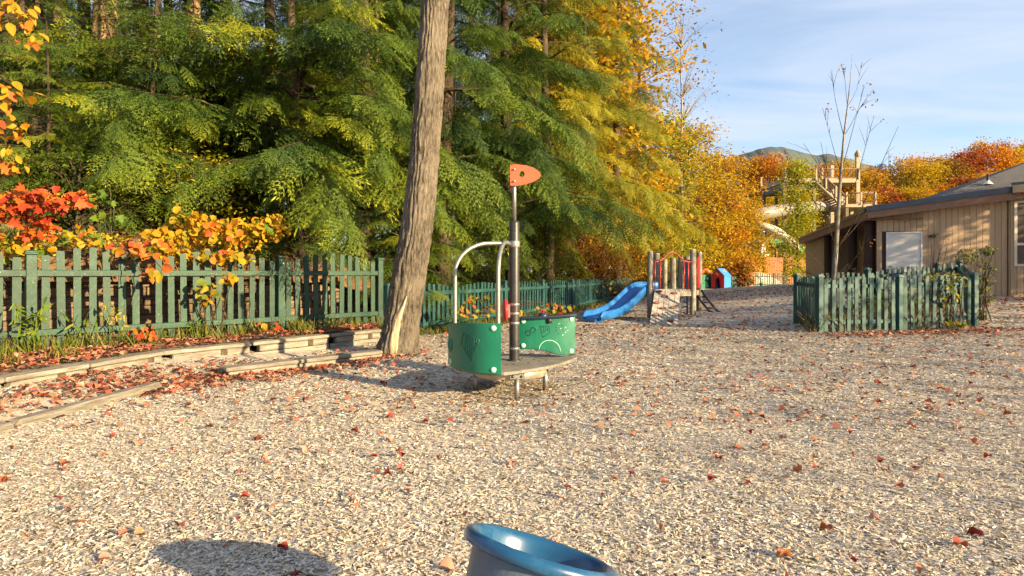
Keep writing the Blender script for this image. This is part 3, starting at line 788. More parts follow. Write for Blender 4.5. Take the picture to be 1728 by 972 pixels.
def hemlock(seed, H=20, Rr=3.4, zmin=.9, nb=120, topview=99, spr=22, trunk_r=.20, droop=.62, lmin=.3):
    g = np.random.default_rng(seed); r_ = random.Random(seed)
    tr = MB()
    pts = [Vector((.12 * math.sin(z * .35 + seed), .12 * math.cos(z * .3 + seed), z)) for z in np.linspace(-.6, H, 16)]
    tr.tube(pts, [trunk_r * (1.25 if i == 0 else 1) * (1 - .93 * i / 15) + .012 for i in range(16)], 12)
    br = MB(); P, yaw, pit, rol, sc, tp, rb = [], [], [], [], [], [], []
    for b in range(nb):
        z0 = zmin + (min(H, topview) - .6 - zmin) * ((b + g.random()) / nb) ** 1.08
        u = z0 / H
        Lb = (Rr * (1 - u) ** .72 + lmin) * g.uniform(.55, 1.18)
        az = b * 2.399 + g.normal(0, .3)
        d = np.array([math.cos(az), math.sin(az), 0]); side = np.array([-d[1], d[0], 0])
        up = .30 * g.uniform(.2, 1.4) + .35 * u; dr = droop * g.uniform(.8, 1.4) * (1 - .4 * u)
        bend = g.normal(0, .12)
        def pos(t): return np.array([pts[0].x, pts[0].y, z0]) * [1, 1, 1] + d * Lb * t + side * Lb * bend * t * t + np.array([0, 0, Lb * (up * t - dr * t * t)])
        br.tube([pos(t) for t in (0, .3, .6, .92)], [.034 * Lb / 3 + .008, .022 * Lb / 3 + .006, .012, .005], 4, cap=False)
        k = max(5, int(spr * Lb / Rr))
        bright = g.normal(0, .2)
        for j in range(k):
            t = .16 + .84 * (j + g.random() * .6) / k
            sg = 1 if j % 2 else -1
            slope = math.atan(up - 2 * dr * t)
            if j == k - 1: sg = 0; t = .93
            P.append(pos(t)); yaw.append(az + sg * R(g.uniform(35, 62)) + bend); pit.append(slope * .8 - g.uniform(.05, .50)); rol.append(g.normal(0, .5))
            sc.append((.34 + .36 * Lb * (1.06 - t) ** .8) * g.uniform(.75, 1.2) * 1.05); tp.append(r_.randrange(5)); rb.append(bright + g.normal(0, .08))
    P = np.array(P); yaw = np.array(yaw); pit = np.array(pit); rol = np.array(rol); sc = np.minimum(np.array(sc), 1.12); tp = np.array(tp); rb = np.array(rb)
    RM = rotmats(yaw, pit, rol)
    VV, RR = [], []
    for k in range(5):
        ix = np.where(tp == k)[0]
        C, U, V, Rn = TPL[k]
        A = RM[ix] * sc[ix][:, None, None]
        c = np.einsum('nij,mj->nmi', A, C) + P[ix][:, None, :]
        u = np.einsum('nij,mj->nmi', A, U); v = np.einsum('nij,mj->nmi', A, V)
        # small sprays keep needles of a natural width
        vt, _ = leaf_quads(c.reshape(-1, 3), u.reshape(-1, 3), v.reshape(-1, 3), .3)
        VV.append(vt); RR.append(np.repeat(np.clip((Rn[None, :] * .75 + rb[ix][:, None]).ravel(), 0, 1), 4))
    V = np.concatenate(VV); r = np.concatenate(RR)
    return dict(trunk=tr.mesh('trunk'), limb=br.mesh('limbs'), crown=fast_mesh('crown', V, np.arange(len(V)).reshape(-1, 4), r))

def broadleaf(seed, H=10, Rc=3.0, zlow=1.5, ncl=90, per=70, leaf=.11, flat=.45, cr=.55, trunk_r=.14, stems=1, shape='round', fill=.35, limb=True):
    g = np.random.default_rng(seed)
    tr = MB(); br = MB()
    stem_pts = []
    for s in range(stems):
        lean = (0, 0) if stems == 1 else (.18 * math.cos(s * 2.6 + seed), .18 * math.sin(s * 2.6 + seed))
        pts = [Vector((lean[0] * z * .45 + .05 * math.sin(z * 1.1 + seed + s), lean[1] * z * .45 + .05 * math.cos(z * .9 + seed), z)) for z in np.linspace(-.4, H * .9, 12)]
        tr.tube(pts, [trunk_r * (1.3 if i == 0 else 1) * (1 - .9 * i / 11) + .008 for i in range(12)], 10)
        stem_pts.append(pts)
    Cn, U, V, Rn = [], [], [], []
    for c in range(ncl):
        uz = g.random()
        z = zlow + (H - zlow) * uz
        if shape == 'cone': rad = Rc * (1 - uz) ** .7
        elif shape == 'column': rad = Rc * math.sin(math.pi * (uz * .85 + .12)) ** .5
        else: rad = Rc * math.sqrt(max(.02, 1 - (2 * uz - .85) ** 2 / 1.4))
        az = g.random() * 6.283; rr_ = rad * (fill + (1 - fill) * g.random() ** .5) * g.uniform(.85, 1.12)
        p = np.array([math.cos(az) * rr_, math.sin(az) * rr_, z])
        sp = stem_pts[c % stems]
        zi = np.clip(z - rr_ * .55, zlow * .5, H * .88); k = min(11, max(0, int((zi + .4) / (H * .9 + .4) * 11)))
        a = np.array(sp[k])
        p[:2] += a[:2]
        if limb:
            mid_ = (a + p) / 2 + np.array([0, 0, .12 * rr_])
            br.tube([a, mid_, p], [.028 * rr_ / 2 + .008, .012 + .006 * rr_ / 2, .004], 4, cap=False)
        n = int(per * g.uniform(.6, 1.3))
        off = g.normal(0, 1, (n, 3)) * np.array([cr, cr, cr * flat])
        # leaves also trail back along the limb
        back = (g.random(n) ** 2)[:, None] * (a - p)[None] * .45
        q = p + off + back
        th = g.random(n) * 6.283; tl = g.normal(-.25, .45, n)
        u = np.stack([np.cos(th) * np.cos(tl), np.sin(th) * np.cos(tl), np.sin(tl)], -1)
        w = np.stack([-np.sin(th), np.cos(th), g.normal(0, .5, n)], -1); w = nrm(w)
        s = leaf * g.uniform(.6, 1.2, n)
        Cn.append(q); U.append(u * (s * .5)[:, None]); V.append(w * (s * .34)[:, None])
        Rn.append(np.clip(g.normal(.5, .14) + g.normal(0, .17, n), 0, 1))
    Cn, U, V, Rn = map(np.concatenate, (Cn, U, V, Rn))
    vt, F = leaf_quads(Cn, U, V, .35)
    return dict(trunk=tr.mesh('trunk'), limb=br.mesh('limbs') if limb else None, crown=fast_mesh('crown', vt, F, np.repeat(Rn, 4)))

def plant_tree(pr, name, label, cat, loc, rot=0, s=1.0, leaf=None, bark=None, group=None, sz=None):
    loc = Vector(loc)
    t = thing(name, label, cat, loc, group)
    Mx = T(loc) @ RZ(rot) @ SC(s, s, sz or s)
    obj('trunk', pr['trunk'], bark or M['bark_dk'], t, Mx)
    if pr['limb'] is not None: obj('limbs', pr['limb'], bark or M['bark_dk'], t, Mx)
    obj('crown', pr['crown'], leaf or M['needle'], t, Mx)
    return t
def lift(x, y, dz=0): return Vector((x, y, HZ(x, y) + dz))

HA = hemlock(1, 20, 4.3, 2.7, 48, 13.5, 27)
HB = hemlock(2, 22, 4.0, 2.6, 52, 16, 26, droop=.7)
HC = hemlock(3, 24, 3.6, 6.2, 22, 18, 14, trunk_r=.26)
HL = hemlock(4, 9.5, 4.4, 1.5, 36, 4.9, 32, trunk_r=.13, droop=.5)
GH = 'hemlock trees along the forest edge'
GB = 'hemlocks standing back in the forest'
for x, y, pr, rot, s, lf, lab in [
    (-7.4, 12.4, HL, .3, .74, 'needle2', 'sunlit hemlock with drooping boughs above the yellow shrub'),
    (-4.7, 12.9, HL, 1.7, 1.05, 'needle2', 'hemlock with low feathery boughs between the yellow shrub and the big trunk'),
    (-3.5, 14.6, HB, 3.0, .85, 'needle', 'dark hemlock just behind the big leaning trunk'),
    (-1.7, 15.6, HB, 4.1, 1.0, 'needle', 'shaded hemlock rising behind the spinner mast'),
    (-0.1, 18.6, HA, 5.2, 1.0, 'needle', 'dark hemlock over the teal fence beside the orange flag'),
    (1.3, 22.4, HB, .9, 1.0, 'needle_lit', 'hemlock behind the teal fence just past the orange flag'),
    (3.3, 27.8, HA, 2.2, 1.1, 'needle_lit', 'bright yellow green hemlock leaning toward the autumn trees'),
    (4.9, 31.5, HB, 3.3, 1.1, 'needle_lit', 'tall bright hemlock above the orange shrub tree'),
    (6.1, 35.0, HA, 4.6, 1.25, 'needle_lit', 'tall hemlock whose edge meets the open sky')]:
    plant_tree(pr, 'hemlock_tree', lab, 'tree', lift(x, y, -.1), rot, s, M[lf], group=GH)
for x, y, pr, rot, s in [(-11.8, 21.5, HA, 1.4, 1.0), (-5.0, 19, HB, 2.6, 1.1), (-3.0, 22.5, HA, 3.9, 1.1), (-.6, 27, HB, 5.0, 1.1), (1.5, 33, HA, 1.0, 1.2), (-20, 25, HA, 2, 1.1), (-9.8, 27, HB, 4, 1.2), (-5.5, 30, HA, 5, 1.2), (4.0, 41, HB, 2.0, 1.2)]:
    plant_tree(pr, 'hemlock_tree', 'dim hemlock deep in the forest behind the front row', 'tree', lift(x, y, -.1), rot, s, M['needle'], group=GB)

HS = hemlock(5, 6.5, 2.0, .25, 44, 99, 12, trunk_r=.07, droop=.5)
for x, y, rot, s_, lab in [(-6.6, 10.9, .4, .9, 'young hemlock with bright feathery boughs right behind the yellow shrub'), (-4.2, 11.9, 2.0, .75, 'young hemlock whose low boughs hang over the fence beside the big trunk'), (-9.2, 11.2, 3.5, .9, 'young hemlock on the slope above the red maple leaves'), (-7.9, 10.0, 5.1, .55, 'small hemlock on the leafy slope behind the green maple leaves'),
                           (-2.2, 13.3, 1.1, .8, 'young hemlock behind the right edge of the big trunk'),
                           (-2.6, 16.0, .4, 1.1, 'young hemlock filling the shade behind the spinner rails'), (-1.6, 18.2, 2.4, 1.1, 'young hemlock in the shade right behind the spinner mast'), (-.6, 20.6, 4.4, 1.1, 'young hemlock in the shade below the orange flag'), (.9, 23.6, 5.5, 1.1, 'young hemlock in the shade behind the teal fence beyond the flag')]:
    plant_tree(HS, 'young_hemlock', lab, 'tree', lift(x, y, -.1), rot, s_, M['needle2'])
# tall trunks whose crowns are above the picture
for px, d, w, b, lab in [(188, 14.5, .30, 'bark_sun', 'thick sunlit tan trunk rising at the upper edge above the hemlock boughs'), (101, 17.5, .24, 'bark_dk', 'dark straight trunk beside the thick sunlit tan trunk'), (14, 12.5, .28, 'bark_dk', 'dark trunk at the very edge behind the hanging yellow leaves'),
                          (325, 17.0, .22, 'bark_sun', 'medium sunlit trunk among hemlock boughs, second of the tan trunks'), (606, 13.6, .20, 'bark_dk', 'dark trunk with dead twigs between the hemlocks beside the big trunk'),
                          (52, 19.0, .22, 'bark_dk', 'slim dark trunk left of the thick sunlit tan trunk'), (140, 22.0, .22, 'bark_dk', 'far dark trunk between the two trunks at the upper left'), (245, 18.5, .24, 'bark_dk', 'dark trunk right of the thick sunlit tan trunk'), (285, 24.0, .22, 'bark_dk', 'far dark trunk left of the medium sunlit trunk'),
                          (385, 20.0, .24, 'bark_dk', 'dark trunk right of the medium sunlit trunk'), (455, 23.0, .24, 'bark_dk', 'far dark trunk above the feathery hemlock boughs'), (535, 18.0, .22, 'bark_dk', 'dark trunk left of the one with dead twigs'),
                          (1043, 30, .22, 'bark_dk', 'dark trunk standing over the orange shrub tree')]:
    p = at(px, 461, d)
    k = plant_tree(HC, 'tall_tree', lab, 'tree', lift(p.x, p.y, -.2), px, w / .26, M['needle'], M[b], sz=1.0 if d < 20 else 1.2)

# the leaning trunk in front of the fence
def big_trunk():
    g = random.Random(5)
    prof = [(672, 603, 80), (672, 590, 72), (675, 570, 66), (680, 530, 63), (688, 480, 61), (698, 420, 59), (708, 350, 57), (716, 270, 55), (723, 180, 53), (729, 90, 51), (735, 0, 49)]
    d = 9.05
    P = [at(x, y, d) for x, y, w in prof]; Rr = [w * d / 2000 * .9 for _, _, w in prof]
    P[0].z = -.08
    P += [P[-1] + Vector((.15, 0, 1.6)), P[-1] + Vector((.2, .1, 4.0)), P[-1] + Vector((.1, .3, 7.5))]; Rr += [.19, .15, .05]
    # resample
    pts, rad = [], []
    for i in range(len(P) - 1):
        for j in range(18):
            t = j / 18; pts.append(P[i].lerp(P[i + 1], t)); rad.append(Rr[i] * (1 - t) + Rr[i + 1] * t)
    base = Vector((P[0].x, d, 0))
    tr = thing('leaning_tree', 'large leaning rough barked trunk beside the green fence end', 'tree', base)
    seg = 150
    ph = [g.uniform(0, 6.28) for _ in range(12)]
    def tri(x): x = x - math.floor(x); return 1 - abs(2 * x - 1)
    def jit(i, k):
        a = 2 * math.pi * k / seg; z = pts[min(i, len(pts) - 1)].z
        fl = max(0, 1 - z / .6) ** 2
        w = .35 * math.sin(z * 2.3 + 2 * math.sin(a * 2 + ph[0])) + .22 * math.sin(z * 6.1 - a * 4 + ph[1]) + .13 * math.sin(z * 15 + a * 9 + ph[2])
        q = tri(a * 3.1831 + w)                       # about 20 ridges round the trunk
        brk = .55 + .45 * tri(z * 3.7 + .5 * math.sin(a * 6 + ph[5]) + math.floor(a * 3.1831 + w) * .37)
        r = .93 + .13 * (q ** .7) * brk + .018 * tri(a * 7.6 + 2 * w + z * .6) + .02 * math.sin(2 * a + z * 1.3 + ph[6])
        r += fl * (.10 * math.sin(5 * a + ph[3]) + .06 * math.sin(3 * a + ph[4]) + .06)
        return r
    mb = MB(); mb.tube(pts, rad, seg, jit=jit)
    mb.build('trunk', M['bark'], tr)
    # bare wood scar at the base, long and narrow, set into the bark
    sc_ = MB(); vs = []
    path = [(663, 599, 7), (664, 582, 9), (666, 564, 8), (670, 547, 6.5), (675, 530, 5), (681, 515, 3), (686, 500, 1)]
    n = len(path); K = 7
    tb = BVHTree.FromPolygons(mb.v, mb.f); eye = Vector((0, 0, CAMH))
    for (x, y, w) in path:
        for k in range(K):
            u = (k / (K - 1)) * 2 - 1
            q_ = at(x + u * w / 1.15, y, d); dr_ = (q_ - eye).normalized(); h_ = tb.ray_cast(eye, dr_)
            vs.append((h_[0] if h_[0] else q_) - dr_ * (.002 + .016 * (1 - u * u)))
    fs = [(i * K + k, i * K + k + 1, (i + 1) * K + k + 1, (i + 1) * K + k) for i in range(n - 1) for k in range(K - 1)]
    off = Vector((0, .05, 0)); b0 = len(vs); vs += [v + off for v in vs]
    fs += [tuple(b0 + i for i in reversed(f)) for f in fs]
    rim = [i * K for i in range(n)] + [(n - 1) * K + k for k in range(1, K)] + [i * K + K - 1 for i in range(n - 2, -1, -1)] + [k for k in range(K - 2, 0, -1)]
    fs += [(rim[i], rim[(i + 1) % len(rim)], rim[(i + 1) % len(rim)] + b0, rim[i] + b0) for i in range(len(rim))]
    sc_.add(vs, fs, True)
    tag(sc_.build('bare_scar', M['scar'], tr), 'pale bare wood scar low on the trunk')
    pr = broadleaf(77, 8, 3.0, 1.5, 36, 60, .12, trunk_r=.05)
    for k in ('limb', 'crown'):
        obj('limbs' if k == 'limb' else 'crown', pr[k], M['bark'] if k == 'limb' else M['lime'], tr, T(P[-4] + Vector((0, 0, 1.5))))
big_trunk()

# broad-leaved autumn trees beyond the fences
BA = broadleaf(11, 9, 3.0, 1.0, 120, 85, .24, .35, .55, .12, 2, fill=.55)
BB = broadleaf(12, 11, 3.2, 1.3, 150, 80, .22, .35, .6, .15, 2, 'round', .4)
BC = broadleaf(13, 12, 3.4, 1.5, 120, 75, .32, .5, .65, .16, 1, 'round', .6)
BD = broadleaf(14, 13, 2.6, 1.5, 90, 60, .26, .5, .65, .16, 1, 'cone')
BE = broadleaf(15, 8.8, 1.3, .9, 95, 90, .17, .6, .42, .08, 1, 'column', .1)
BS = broadleaf(16, 4.2, 2.3, .3, 90, 90, .10, .6, .40, .05, 4, 'round')
BW = broadleaf(17, 22, 2.6, 6.0, 120, 9, .22, .9, .6, .16, 1, 'round')
BY = broadleaf(20, 9, 3.2, 1.6, 120, 15, .17, .9, 1.0, .05, 1, 'round', .15, limb=False)
BX = broadleaf(18, 12, 3.2, 1.0, 80, 12, .24, .5, .7, .15, 1, 'round')
def ground_px(px, d): p = at(px, 461, d); return lift(p.x, p.y, -.05)
for px, d, pr, rot, s, lf, name, lab in [
    (1012, 27.0, BS, .2, 1.05, 'orange', 'shrub_tree', 'orange and rust shrub tree over the teal fence near the slide'),
    (960, 25.3, BS, 1.2, .9, 'rust', 'shrub_tree', 'olive and rust undergrowth tree behind the teal fence left of the slide'),
    (905, 22.3, BS, 2.2, .75, 'green', 'shrub_tree', 'green leafy undergrowth over the teal fence behind the spinner'),
    (1070, 32.5, BS, 3.0, 1.05, 'gold', 'shrub_tree', 'golden brown shrub tree behind the play tower post'),
    (1100, 33, BS, 4.1, 1.1, 'lime', 'shrub_tree', 'lime green shrub tree behind the red arch'),
    (942, 30.5, BB, .4, 1.4, 'gold', 'beech_tree', 'orange gold tree glowing high between the hemlocks'),
    (1010, 36, BB, 3.4, 1.6, 'gold', 'beech_tree', 'tall orange tree high up behind the bright hemlocks'),
    (1105, 43, BB, 1.1, 1.15, 'lime', 'beech_tree', 'yellow green layered tree above the play tower'),
    (1160, 46, BB, 2.5, 1.15, 'yellow', 'beech_tree', 'yellow layered tree rising above the red and blue playhouse'),
    (1215, 54, BB, 3.6, 1.1, 'gold', 'beech_tree', 'golden two stemmed tree behind the playhouse against the sky'),
    (1200, 56, BA, 5.0, 1.1, 'orange', 'beech_tree', 'small orange tree low behind the playhouse'),
    (1252, 57.5, BA, 5.6, .95, 'yellow', 'beech_tree', 'yellow tree between the playhouse and the water slide'),
    (1346, 47, BE, .5, 1.15, 'lime', 'poplar_tree', 'slim yellow green tree in front of the slide tower'),
    (1150, 44, BW, .9, 1.0, 'brownleaf', 'thin_tree', 'tall thin nearly bare tree with sparse brown leaves against the sky'),
]:
    plant_tree(pr, name, lab, 'tree', ground_px(px, d), rot, s, M[lf], M['bark_dk'] if name != 'thin_tree' else M['bark_pale'])
# the wooded rise behind the building and the slide tower
rise_m, _, _ = strip('wooded_rise', [[Vector((x, 84, 0)) for x in (18, 45, 70, 95, 130)], [Vector((x * 1.05, 100, 3.5)) for x in (18, 45, 70, 95, 130)], [Vector((x * 1.2, 150, 11)) for x in (18, 45, 70, 95, 130)], [Vector((x * 1.3, 240, 17)) for x in (18, 45, 70, 95, 130)]], M['forest'], noise=.15, sub=2)
def rz(d): return float(np.interp(d, [84, 100, 150, 240], [0, 3.5, 11, 17]))
far = [ # px, py of the top, distance, variety, colour
    (1268, 268, 96, 'C', 'gold'), (1300, 262, 92, 'C', 'orange'), (1322, 276, 88, 'C', 'orange'), (1352, 284, 100, 'C', 'gold'), (1385, 280, 96, 'C', 'orange'), (1418, 272, 104, 'C', 'yellow'), (1440, 280, 98, 'C', 'gold'),
    (1466, 290, 92, 'C', 'gold'), (1478, 284, 112, 'C', 'red'), (1497, 256, 100, 'S', 'spruce'), (1515, 276, 118, 'X', 'brownleaf'), (1528, 268, 96, 'C', 'gold'), (1548, 266, 122, 'C', 'orange'), (1562, 276, 90, 'C', 'yellow'),
    (1584, 264, 110, 'C', 'gold'), (1600, 272, 92, 'C', 'rust'), (1618, 262, 120, 'C', 'orange'), (1634, 254, 94, 'C', 'red'), (1652, 238, 108, 'D', 'gold'), (1672, 244, 94, 'C', 'orange'), (1690, 240, 118, 'D', 'red'), (1706, 252, 96, 'C', 'yellow'), (1724, 244, 104, 'D', 'orange'), (1745, 240, 98, 'C', 'gold'),
    (1455, 322, 84, 'C', 'gold'), (1488, 318, 85, 'C', 'red'), (1522, 316, 86, 'C', 'yellow'), (1558, 318, 84, 'C', 'gold'), (1592, 312, 85, 'C', 'orange'), (1626, 300, 86, 'C', 'red'), (1660, 294, 85, 'C', 'gold'), (1694, 288, 86, 'C', 'orange'), (1300, 330, 86, 'C', 'yellow'), (1345, 336, 87, 'C', 'gold'), (1400, 334, 88, 'C', 'orange'), (1430, 330, 86, 'C', 'yellow')]
BYK = {'C': (BC, 12), 'D': (BD, 13), 'S': (HS, 6.5), 'X': (BX, 12)}
CN = {'gold': 'golden', 'orange': 'orange', 'yellow': 'yellow', 'red': 'dull red', 'rust': 'rusty green', 'brownleaf': 'nearly bare brown', 'spruce': 'dark pointed'}
far.sort(key=lambda t: t[0])
cnt = {}
ORD = ['first', 'second', 'third', 'fourth', 'fifth', 'sixth', 'seventh', 'eighth', 'ninth', 'tenth', 'eleventh', 'twelfth']
for i, (px, py, d, k, c) in enumerate(far):
    pr, h0 = BYK[k]; p = at(px, py, d); z0 = rz(d); h = max(5, p.z - z0)
    cnt[c] = cnt.get(c, 0) + 1
    s = h / h0
    lab = f'{CN[c]} tree on the wooded rise, {ORD[cnt[c] - 1]} {CN[c]} one from the left' if c not in ('spruce', 'brownleaf', 'rust') else f'{CN[c]} {"conifer" if c == "spruce" else "tree"} among the autumn trees on the wooded rise'
    plant_tree(pr, 'spruce_tree' if k == 'S' else 'autumn_tree', lab, 'tree', (p.x, d, z0 - .2), px * .7, min(s, 1.25) if k != 'S' else 1.9, M[c], M['bark_pale'] if c != 'spruce' else M['bark_dk'], 'autumn trees on the wooded rise', sz=s)

# bare sapling inside the picket enclosure
def sapling():
    d = 13.9
    P = lambda px, py, dd=0: at(px, py, d + dd)
    t = thing('bare_sapling', 'thin bare sapling standing inside the teal picket enclosure', 'tree', G3(P(1404, 540)))
    tr = MB(); main = [P(1402, 555), P(1406, 480), P(1411, 420), P(1415, 350), P(1419, 290), P(1424, 230), P(1430, 180), P(1435, 135), P(1438, 92)]
    main[0].z = 0
    tr.tube(main, [.07, .06, .05, .04, .03, .022, .014, .008, .003], 10); tr.build('trunk', M['bark_pale'], t)
    lb = MB(); g = random.Random(8); tips = []
    for a, b, c, r0 in [(main[1], (1380, 440), (1300, 378), .022), (main[1], (1440, 440), (1470, 395), .02), (main[2], (1400, 385), (1345, 290), .022), (main[2], (1450, 360), (1516, 213), .028), (main[2], (1470, 350), (1525, 265), .02), (main[3], (1395, 300), (1356, 242), .02), (main[3], (1400, 310), (1385, 240), .018), (main[3], (1445, 305), (1475, 195), .022),
                        (main[4], (1405, 245), (1388, 182), .016), (main[4], (1440, 215), (1458, 147), .016), (main[5], (1410, 170), (1402, 120), .014), (main[5], (1446, 190), (1457, 175), .012), (main[6], (1426, 135), (1421, 112), .01), (main[6], (1446, 150), (1455, 105), .01), (main[1], (1385, 470), (1350, 455), .014), (main[1], (1420, 455), (1452, 452), .012)]:
        dy = g.uniform(-.6, .6)
        q = P(*b, dy * .5); e = P(*c, dy)
        r0 *= .6
        lb.tube([a, a.lerp(q, .5) + Vector((0, 0, -.03)), q, q.lerp(e, .5), e], [r0, r0 * .8, r0 * .6, r0 * .42, .004], 5, cap=False)
        for _ in range(4):
            s = q.lerp(e, g.uniform(.05, .8)); v = (e - q).normalized() + Vector((g.uniform(-.7, .7), g.uniform(-.7, .7), g.uniform(-.3, .6)))
            tp_ = s + v * g.uniform(.12, .4); lb.tube([s, s.lerp(tp_, .5) + Vector((0, 0, .02)), tp_], [.006, .004, .002], 4, cap=False); tips.append(tp_)
    lb.build('limbs', M['bark_dk'], t)
    C = []
    for p in random.Random(3).sample(tips, 26):
        for _ in range(4): C.append(np.array(p) + np.array([g.gauss(0, .05), g.gauss(0, .05), g.gauss(-.03, .05)]))
    C = np.array(C); n = len(C); gg = np.random.default_rng(4)
    u = nrm(gg.normal(0, 1, (n, 3)) + np.array([0, 0, -.8])) * .035; v = nrm(np.cross(u, gg.normal(0, 1, (n, 3)))) * .016
    vt, F = leaf_quads(C, u, v, .4)
    obj('crown', fast_mesh('crown', vt, F, np.repeat(gg.random(n), 4)), M['rust'], t)
sapling()

# ------------------------------------------------------------------ leafy shrubs with leaves one can pick out
def leaf_M(p, g, s, face=None, spread=.7):
    """A leaf hanging outward: tip down and outward, upper side toward the light."""
    up = Vector((g.gauss(.55, spread), g.gauss(-.75, spread), g.gauss(.75, spread * .6))).normalized()
    tip = Vector((g.gauss(.25, .6), g.gauss(-.35, .5), g.gauss(-.55, .4)))
    tip = (tip - up * tip.dot(up)).normalized()
    x = tip.cross(up)
    Mx = Matrix(((x.x, tip.x, up.x, p.x), (x.y, tip.y, up.y, p.y), (x.z, tip.z, up.z, p.z), (0, 0, 0, 1)))
    return Mx @ SC(s, s, s)
def leafy(name, label, base, blobs, seed, kinds, mats, size, cat='shrub', stems=8, fillmat=None, nfill=0, fsize=.06):
    """blobs: (centre, radii, count). Each leaf is its own child; small inner leaves are one part."""
    g = random.Random(seed)
    t = thing(name, label, cat, base)
    wd = MB()
    for c, rad, n in blobs:
        c = Vector(c)
        for k in range(max(2, stems // len(blobs))):
            e = c + Vector((g.gauss(0, rad[0] * .5), g.gauss(0, rad[1] * .5), g.gauss(0, rad[2] * .5)))
            b = Vector(base) + Vector((g.gauss(0, .08), g.gauss(0, .08), 0))
            m_ = b.lerp(e, .55) + Vector((0, 0, .15))
            wd.tube([b, m_, e], [.012, .008, .003], 5, cap=False)
        for k in range(n):
            q = Vector((g.gauss(0, 1), g.gauss(0, 1), g.gauss(0, 1))).normalized() * g.uniform(.25, 1) ** .5
            p = c + Vector((q.x * rad[0], q.y * rad[1], q.z * rad[2]))
            mt = M[g.choices([m for m, w in mats], [w for m, w in mats])[0]]
            obj('leaf', g.choice(LM[g.choice(kinds)]), mt, t, leaf_M(p, g, size * g.uniform(.65, 1.2)))
    wd.build('stems', M['bark_dk'], t)
    if nfill:
        gg = np.random.default_rng(seed); C = []
        for c, rad, n in blobs:
            q = nrm(gg.normal(0, 1, (nfill // len(blobs), 3))) * gg.random((nfill // len(blobs), 1)) ** .4
            C.append(np.array(c) + np.array([0, .12, -.05]) + q * np.array(rad) * 1.05)
        C = np.concatenate(C); n = len(C)
        u = nrm(gg.normal(0, 1, (n, 3)) + np.array([.2, -.3, -.5])) * fsize * .5; v = nrm(np.cross(u, gg.normal(0, 1, (n, 3)))) * fsize * .3
        vt, F = leaf_quads(C, u, v, .35)
        o = obj('inner_leaves', fast_mesh('inner_leaves', vt, F, np.repeat(gg.random(n), 4)), M[fillmat], t); o['kind'] = 'stuff'
    return t
A = at
leafy('viburnum_shrub', 'golden yellow shrub with large round leaves hanging over the green fence', A(370, 560, 9.6), [
    (A(330, 385, 9.3), (.55, .35, .28), 105), (A(400, 390, 9.6), (.5, .35, .28), 85), (A(270, 405, 8.9), (.30, .3, .22), 35), (A(455, 380, 10.0), (.3, .3, .22), 30), (A(350, 430, 9.2), (.7, .25, .12), 45)],
    31, ['round'], [('o_yellow', 8), ('o_orange', 1), ('o_green', .5)], .115, stems=14, fillmat='yellow', nfill=1500, fsize=.075)
leafy('maple_seedling', 'red orange maple sapling with lobed leaves behind the fence at the far left', A(40, 470, 8.2), [
    (A(20, 350, 7.9), (.50, .25, .24), 62), (A(95, 332, 7.9), (.42, .25, .17), 46), (A(60, 385, 8.0), (.25, .2, .12), 18)], 32, ['maple'], [('o_red', 5), ('o_orange', 3)], .145, 'sapling', fillmat='orange', nfill=260)
leafy('maple_seedling', 'small maple sapling with bright green lobed leaves above the fence', A(190, 470, 9.0), [(A(180, 350, 8.9), (.28, .2, .20), 11), (A(165, 325, 9.0), (.25, .2, .12), 6)], 33, ['maple'], [('o_green', 1)], .16, 'sapling')
leafy('drooping_branch', 'orange pink leaves drooping over the top rail of the fence', A(215, 440, 8.3), [(A(255, 420, 8.15), (.28, .2, .16), 22), (A(260, 455, 7.95), (.14, .1, .18), 12), (A(205, 415, 8.3), (.35, .2, .14), 26)], 34, ['round', 'oval'], [('o_orange', 5), ('o_yellow', 3)], .125, 'branch')
leafy('beech_branch', 'hanging branch of amber leaves at the upper left edge', A(-60, 120, 7.0), [(A(20, 20, 6.7), (.25, .2, .22), 24), (A(45, 60, 6.8), (.2, .2, .16), 14), (A(25, 160, 6.8), (.26, .2, .16), 20), (A(15, 215, 6.8), (.26, .2, .16), 22), (A(15, 265, 6.9), (.18, .2, .2), 12)], 35, ['oval'], [('o_yellow', 4), ('o_orange', 1.0)], .135, 'branch', stems=15)
leafy('yellow_bush', 'low yellow bush crowding the fence at the far left', A(20, 500, 8.0), [(A(20, 415, 8.0), (.45, .3, .18), 60), (A(140, 400, 8.8), (.55, .3, .16), 55)], 36, ['oval', 'round'], [('o_yellow', 5), ('o_green', 1.5), ('o_orange', 1.5)], .10, fillmat='lime', nfill=700)
leafy('fence_seedling', 'young seedling with ochre leaves in front of the fence pickets', A(355, 560, 9.05), [(A(350, 490, 8.75), (.22, .1, .2), 24), (A(385, 470, 8.8), (.14, .1, .1), 9)], 37, ['oval', 'round'], [('o_vine', 3), ('o_yellow', 3)], .12, 'seedling', stems=5)
leafy('fence_seedling', 'young seedling with rusty leaves at the foot of the fence panel joint', A(245, 580, 8.2), [(A(240, 560, 8.05), (.22, .12, .12), 22)], 38, ['oval'], [('o_orange', 3), ('o_red', 1)], .10, 'seedling', stems=5)
leafy('fence_seedling', 'small reddish seedling beside the fence post nearest the trunk', A(452, 580, 9.9), [(A(452, 552, 9.7), (.16, .1, .12), 15)], 39, ['round'], [('o_red', 3), ('o_vine', 1)], .11, 'seedling', stems=4)
leafy('climbing_vine', 'yellow green vine climbing the teal enclosure at its far corner', G3(Vector((9.6, 12.9, 0))), [(A(1590, 470, 13.0), (.5, .25, .16), 46), (A(1600, 500, 12.85), (.25, .12, .3), 30), (A(1625, 480, 13.2), (.22, .2, .35), 26), (A(1608, 545, 12.6), (.3, .12, .1), 22)], 40, ['round', 'maple'], [('o_vine', 1)], .10, 'vine', stems=12)
